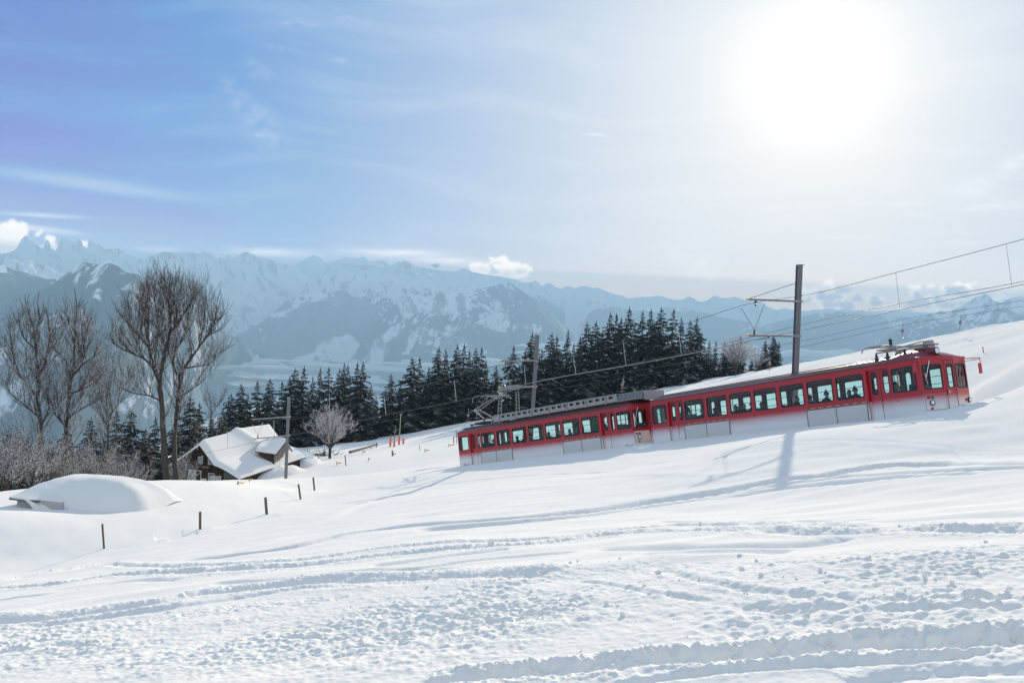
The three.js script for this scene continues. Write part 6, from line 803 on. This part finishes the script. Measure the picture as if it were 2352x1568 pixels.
  part('stable_window', [box(0.66, 0.5, 0.08, 3.43, -3.95, -0.54), box(0.3, 0.46, 0.05, 3.27, -3.95, -0.48), box(0.3, 0.46, 0.05, 3.6, -3.95, -0.48)], darkWood, t); part('plank_stack', [box(0.5, 0.09, 0.3, 4.5, -3.75, -0.4), box(0.52, 0.09, 0.3, 4.52, -3.9, -0.4), box(0.48, 0.09, 0.3, 4.48, -4.05, -0.4)], darkWood, t); part('dish_antenna', new THREE.SphereGeometry(0.12, 14, 8, 0, 6.3, 0, 1.1).rotateX(PI / 2).translate(0.0, -1.42, -0.4), whiteM, t); part('ladder', [...[-0.1, 0.1].map((o) => rod(V(-2.0 + o, -5.0, -0.3), V(-2.0 + o, -3.3, -0.42), 0.03)), ...[0, 1, 2, 3, 4].map((k) => rod(V(-2.1, -4.8 + k * 0.33, -0.32), V(-1.9, -4.8 + k * 0.33, -0.32), 0.025))], darkWood, t);
  // roof boards and the snow on them: sheets with thickness over a grid of points
  const slab = (nu, nv, under, thick) => { const pos = [], idx = []; for (const top of [1, 0]) for (let j = 0; j <= nv; j++) for (let i = 0; i <= nu; i++) { const p = under(i / nu, j / nv); pos.push(p.x, p.y + (top ? thick(i / nu, j / nv) : 0), p.z); }
    const R = nu + 1, B = R * (nv + 1); for (let j = 0; j < nv; j++) for (let i = 0; i < nu; i++) { const a = j * R + i; idx.push(a, a + 1, a + R, a + 1, a + R + 1, a + R, B + a, B + a + R, B + a + 1, B + a + 1, B + a + R, B + a + R + 1); }
    for (let i = 0; i < nu; i++) for (const [a, b] of [[i, i + 1], [nv * R + i + 1, nv * R + i]]) idx.push(a, B + a, b, b, B + a, B + b); for (let j = 0; j < nv; j++) for (const [a, b] of [[(j + 1) * R, j * R], [j * R + nu, (j + 1) * R + nu]]) idx.push(a, B + a, b, b, B + a, B + b);
    const g = new THREE.BufferGeometry(); g.setAttribute('position', new THREE.Float32BufferAttribute(pos, 3)); g.setIndex(idx); g.computeVertexNormals(); return g; };
  const under = (u, v) => { const x = lerp(-W, W, u); return V(x, prof(x) - 0.06 + rise * v * LEN, 0.3 - v * (LEN + 0.6)); };
  part('roof', slab(40, 2, (u, v) => under(u, v).add(V(0, -0.12, 0)), () => 0.10), darkWood, t);
  const edge = (q, k) => Math.min(1, k * q, k * (1 - q)) ** 0.5;
  part('roof_snow', slab(64, 44, (u, v) => under(u, v), (u, v) => { const x = lerp(-W, W, u); return 0.03 + (0.42 + 0.16 * Math.exp(-((x / 1.4) ** 2)) + 0.06 * Math.sin(x * 1.3 + v * 5)) * edge(u, 22) * edge(v, 26) + 0.34 * Math.exp(-(((v - 0.47 - 0.10 * x) / 0.055) ** 2)) * ss(x, -0.6, 0.2) * ss(x, 2.6, 1.2) + 0.5 * ss(v, 0.30, 0.50 + 0.10 * x) * ss(v, 1.05, 0.6) * ss(x, -0.8, 0.3) * ss(x, 3.2, 1.0) * 0.6; }), M.softSnow, t);
  // dormer near the back of the right slope
  { const A = z6(1285, 704, 110.5), Bp = z6(1508, 716, 111.5), C = z6(1503, 872, 111.5), ap = z6(1640, 548, 113.5), D = z6(1612, 852, 114.5), E2 = z6(1655, 640, 115), quad = (p, n) => { const g = new THREE.BufferGeometry(), q = []; for (let i = 1; i + 1 < p.length; i++) q.push(p[0], p[i], p[i + 1]); const o = n.clone().multiplyScalar(-0.12), w = q.map((v) => v.clone().add(o)); const all = [...q, ...w.reverse()]; for (let i = 0; i < p.length; i++) { const a = p[i], b = p[(i + 1) % p.length], c = a.clone().add(o), d = b.clone().add(o); all.push(a, c, b, b, c, d); } g.setAttribute('position', new THREE.Float32BufferAttribute(all.flatMap((v) => [v.x, v.y, v.z]), 3)); g.computeVertexNormals(); const uv = []; for (const v of all) uv.push(v.x + v.z, v.y); g.setAttribute('uv', new THREE.Float32BufferAttribute(uv, 2)); return g; };
    const dm = part('dormer', quad([C, D, E2, ap, Bp], V(1, 0, 0)), greyWood, t); part('dormer_side', quad([A, C, Bp], V(0, 0, 1)), wood, dm); const R0 = z6(1400, 520, 119), A2 = A.clone().add(V(-0.35, 0.1, 0)), B2 = Bp.clone().add(V(0.3, -0.05, 0.15)), P2 = ap.clone().add(V(0.35, 0.12, 0)), E3 = E2.clone().add(V(0.4, -0.5, -1.2));
    const bil = (a, b, c, d) => (u, v) => a.clone().lerp(b, u).lerp(d.clone().lerp(c, u), v);
    part('dormer_roof', slab(4, 4, (u, v) => bil(A2, B2, P2, R0)(u, v).add(V(0, -0.05, 0)), () => 0.09), darkWood, dm); part('dormer_snow', slab(20, 16, (u, v) => bil(A2, B2, P2, R0)(u, v).add(V(0, 0.045, 0)), (u, v) => 0.03 + 0.42 * Math.min(1, 6 * (1 - u)) ** 0.5 * Math.min(1, 5 * v + 0.1) ** 0.5), M.softSnow, dm);
    part('dormer_snow', slab(20, 16, (u, v) => bil(R0, P2, E3, R0.clone().add(V(0.5, -1.4, -1.6)))(u, v).add(V(0, 0.045, 0)), (u, v) => 0.03 + 0.42 * Math.min(1, 6 * (1 - u)) ** 0.5 * Math.min(1, 5 * (1 - v) + 0.1) ** 0.5), M.softSnow, dm);
    part('barge_board', [rod(B2.clone().add(V(0, -0.06, 0.02)), P2.clone().add(V(0, -0.06, 0)), 0.07), rod(P2.clone().add(V(0, -0.06, 0)), E3.clone().add(V(0, -0.06, 0)), 0.07)], darkWood, dm); }
  // an old hay rack under snow, leaning by the second door
  { const p = V(2.05, -3.8, 0.1).applyMatrix4(t.matrixWorld), k = thing('hay_rack', 'slatted rack striped with snow, leaning by the chalet\'s second door', 'rack', p); k.rotation.y = turn + 0.3; k.scale.setScalar(0.72); for (let i = 0; i < 9; i++) { part('slat', box(0.09, 1.35, 0.06, -0.85 + i * 0.21, 0, 0).rotateX(-0.7), darkWood, k); part('snow_strip', rbox(0.13, 1.2, 0.09, -0.85 + i * 0.21, 0.03, 0.05, 0.04).rotateX(-0.7), M.softSnow, k); } part('rail', [rod(V(-0.95, 0.42, -0.5), V(0.95, 0.42, -0.5), 0.05), rod(V(-0.95, -0.45, 0.45), V(0.95, -0.45, 0.45), 0.05)], darkWood, k); }
  // drifts against the right side, over the lean-to and round the eaves
  const drift = (name, label, X, Y, d, sx, sy, sz, seed) => { const p = P(X, Y, d), g = new THREE.SphereGeometry(1, 40, 20, 0, 6.3, 0, 1.75), a = g.attributes.position; for (let i = 0; i < a.count; i++) { const v = V().fromBufferAttribute(a, i), k = 1 + 0.16 * fbm(v.x * 1.4 + seed, v.z * 1.4 + v.y, 3); a.setXYZ(i, v.x * k * sx, Math.sign(v.y) * Math.abs(v.y) ** 1.2 * k * sy, v.z * k * sz); } g.computeVertexNormals(); const m = single(name, mergeVertices(g), M.softSnow, label, 'snow drift'); m.position.copy(p); m.rotation.y = turn; return m; };
  drift('snow_drift', 'smooth snow drift lying against the chalet\'s right eave', 612, 1098, 112, 2.4, 1.7, 4.4, 2); drift('snow_drift', 'low snow drift at the foot of the mast beside the chalet', 640, 1092, 113, 3.6, 1.2, 4.2, 4);
  { const p = P(672, 1066, 122), s = thing('snowed_shed', 'low shed buried under a smooth snow dome right of the chalet', 'shed', p); s.rotation.y = turn; part('shed_wall', [box(2.6, 0.9, 0.15, 1.2, -0.35, 2.2), box(0.15, 0.9, 3.4, 2.4, -0.35, 0.5)], darkWood, s); const g = new THREE.SphereGeometry(1, 44, 20, 0, 6.3, 0, 1.6), a = g.attributes.position; for (let i = 0; i < a.count; i++) { const v = V().fromBufferAttribute(a, i); a.setXYZ(i, Math.sign(v.x) * Math.abs(v.x) ** 0.85 * 3.7, v.y * 2.0 * (1 - 0.55 * v.x) + 0.05, Math.sign(v.z) * Math.abs(v.z) ** 0.85 * 3.6); } g.computeVertexNormals(); part('snow_dome', mergeVertices(g), M.softSnow, s); }
}

// ---------------------------------------------------------------- the snowed-in hut at the left
{
  const c = P(205, 1164, 40.5), t = thing('snowed_hut', 'low grey hut at the left, all but one corner under a thick snow dome', 'hut', V(c.x, c.y - 0.05, c.z)), wallM = mat(0.42, 0.42, 0.43, 0.8), eave = mat(0.10, 0.09, 0.085, 0.8); t.rotation.y = -0.18;
  const k = 40.5 / FL, N = 70, K = 46, pos = [], idx = [];
  part('wall', [box(0.16, 1.4, 3.0, -2.98, -0.34, -0.75), box(2.2, 1.4, 0.16, -1.9, -0.34, 0.72)], wallM, t);
  part('eave_board', [box(1.5, 0.08, 0.09, -2.5, 0.34, 0.97).rotateZ(0), box(0.09, 0.08, 4.0, -3.2, 0.36, -1.08)], eave, t);
  // the dome: plan from the left eave to where it runs out into the slope on the right
  const tops = [[0, 0.64], [0.05, 0.76], [0.12, 0.84], [0.22, 0.90], [0.36, 0.93], [0.5, 0.94], [0.7, 0.86], [0.84, 0.66], [0.93, 0.32], [1, -0.12]], topAt = (u) => { for (let i = 1; i < tops.length; i++) if (u <= tops[i][0]) { const q = (u - tops[i - 1][0]) / (tops[i][0] - tops[i - 1][0]); return lerp(tops[i - 1][1], tops[i][1], q); } return -0.12; }, topS = (u) => (topAt(clamp(u - 0.04, 0, 1)) + topAt(u) * 2 + topAt(clamp(u + 0.04, 0, 1))) / 4;
  const lip = (u) => lerp(0.40, -0.25, ss(u, 0.12, 0.40)), hgt = (u, v) => { const L0 = lip(u), f = ss(v, -0.06, 0.46 + 0.14 * Math.sin(u * 4)) ** 0.9, g = ss(v, 1.05, 0.72); return lerp(L0, topS(u), f) * g - 0.3 * (1 - g) + 0.05 * fbm(u * 5, v * 4, 2) * f - 0.06 * Math.exp(-(((u - 0.40 - 0.45 * v) / 0.06) ** 2)) * ss(v, 0.7, 0.1); };
  for (let j = 0; j <= K; j++) for (let i = 0; i <= N; i++) { const u = i / N, v = j / K; pos.push(lerp(-3.25, 2.75, u), hgt(u, v), lerp(1.0 + 0.12 * Math.sin(u * 3), -4.0, v)); }
  for (let j = 0; j < K; j++) for (let i = 0; i < N; i++) { const a = j * (N + 1) + i; idx.push(a, a + 1, a + N + 1, a + 1, a + N + 2, a + N + 1); }
  const n0 = pos.length / 3; for (let j = 0; j <= K; j++) for (let i = 0; i <= N; i++) { const a = (j * (N + 1) + i) * 3, u = i / N; pos.push(pos[a], Math.min(pos[a + 1] - 0.02, lerp(0.37, -0.9, ss(u, 0.12, 0.36))), pos[a + 2]); }
  for (let i = 0; i < N; i++) { idx.push(i, n0 + i, i + 1, i + 1, n0 + i, n0 + i + 1); } for (let j = 0; j < K; j++) for (const i of [0, N]) { const a = j * (N + 1) + i, b = a + N + 1; idx.push(a, b, n0 + a, b, n0 + b, n0 + a); }
  const g = new THREE.BufferGeometry(); g.setAttribute('position', new THREE.Float32BufferAttribute(pos, 3)); g.setIndex(idx); g.computeVertexNormals(); part('snow_dome', g, M.softSnow, t);
}

// ---------------------------------------------------------------- clouds before the mountains
{
  const cm = new THREE.MeshPhysicalMaterial({ color: lin(0.93, 0.94, 0.95), roughness: 1, transmission: 0.45, thickness: 0, specularIntensity: 0 });
  const puff = (seed, amp = 0.55) => { const g = mergeVertices(new THREE.IcosahedronGeometry(1, 9).deleteAttribute('uv').deleteAttribute('normal')), a = g.attributes.position; for (let i = 0; i < a.count; i++) { const v = V().fromBufferAttribute(a, i), q = 1 + amp * fbm(v.x * 1.6 + seed + v.z * 0.7, v.y * 1.6 - v.z * 1.1 + seed, 5, 0.62); a.setXYZ(i, v.x * q, v.y * q, v.z * q); } g.computeVertexNormals(); return g; };
  const kinds = [puff(1), puff(5), puff(9)], flat = puff(3, 0.22).scale(1, 0.6, 1);
  const cloud = (label, d, list, seed, low = false) => { const r = rng(seed), c0 = P(list[0][0], list[0][1], d), t = thing('cloud', label, 'cloud', c0); for (const [X, Y, w, h] of list) { const parts = []; for (let i = 0; i < (low ? 9 : Math.ceil(w * h / 70) + 2); i++) { const a = r() * 6.28, q = i ? Math.sqrt(r()) : 0, x = X + Math.cos(a) * q * w * 0.8, y = Y + Math.sin(a) * q * h * 0.8, s = (2.5 + 0.42 * h * (1.15 - q) * (0.6 + 0.8 * r())) * d / FL, p = P(x, y, d + (r() - 0.5) * d * 0.015).sub(c0); parts.push((low ? flat : kinds[Math.floor(r() * 3)]).clone().applyMatrix4(new THREE.Matrix4().makeRotationY(r() * 6)).scale(s * (low ? 3.4 : 1.1 + 0.5 * r()) * (i ? 1 : w / h * 0.8), s, s * (low ? 2.5 : 1)).translate(p.x, p.y, p.z)); } part('cloud_puff', mergeGeometries(parts), cm, t); } };
  cloud('flat white cloud before the pale central peaks', 12600, [[800, 606, 22, 7], [828, 612, 24, 8], [860, 610, 16, 5]], 13);
  cloud('small tufted cloud hanging right of the central peaks', 12600, [[932, 608, 18, 9], [938, 622, 9, 9], [985, 632, 8, 5], [1000, 610, 8, 4], [960, 634, 4, 6]], 14);
  cloud('little white cloud low before the jagged mountain on the right', 10200, [[2170, 735, 12, 5], [2195, 732, 10, 4]], 16);
  cloud('low white fog bank filling the valley behind the tall spruces', 9000, [[1330, 800, 80, 20], [1450, 795, 110, 20], [1580, 800, 110, 22], [1700, 806, 110, 22], [1830, 812, 110, 22], [1960, 818, 90, 20], [1250, 812, 60, 16]], 18, true);
  cloud('low pale mist bank on the valley floor between the bare tree and the spruces', 8200, [[520, 846, 70, 10], [620, 852, 90, 12], [740, 850, 90, 14], [860, 846, 90, 16], [980, 838, 90, 16], [1100, 830, 80, 16]], 19, true);
  cloud('torn white cloud in the haze right of the pyramid mountain', 13000, [[1370, 690, 14, 5], [1378, 705, 10, 4], [1500, 712, 10, 4], [1560, 712, 8, 4]], 17);
}

// ---------------------------------------------------------------- draw
renderer.render(scene, camera);
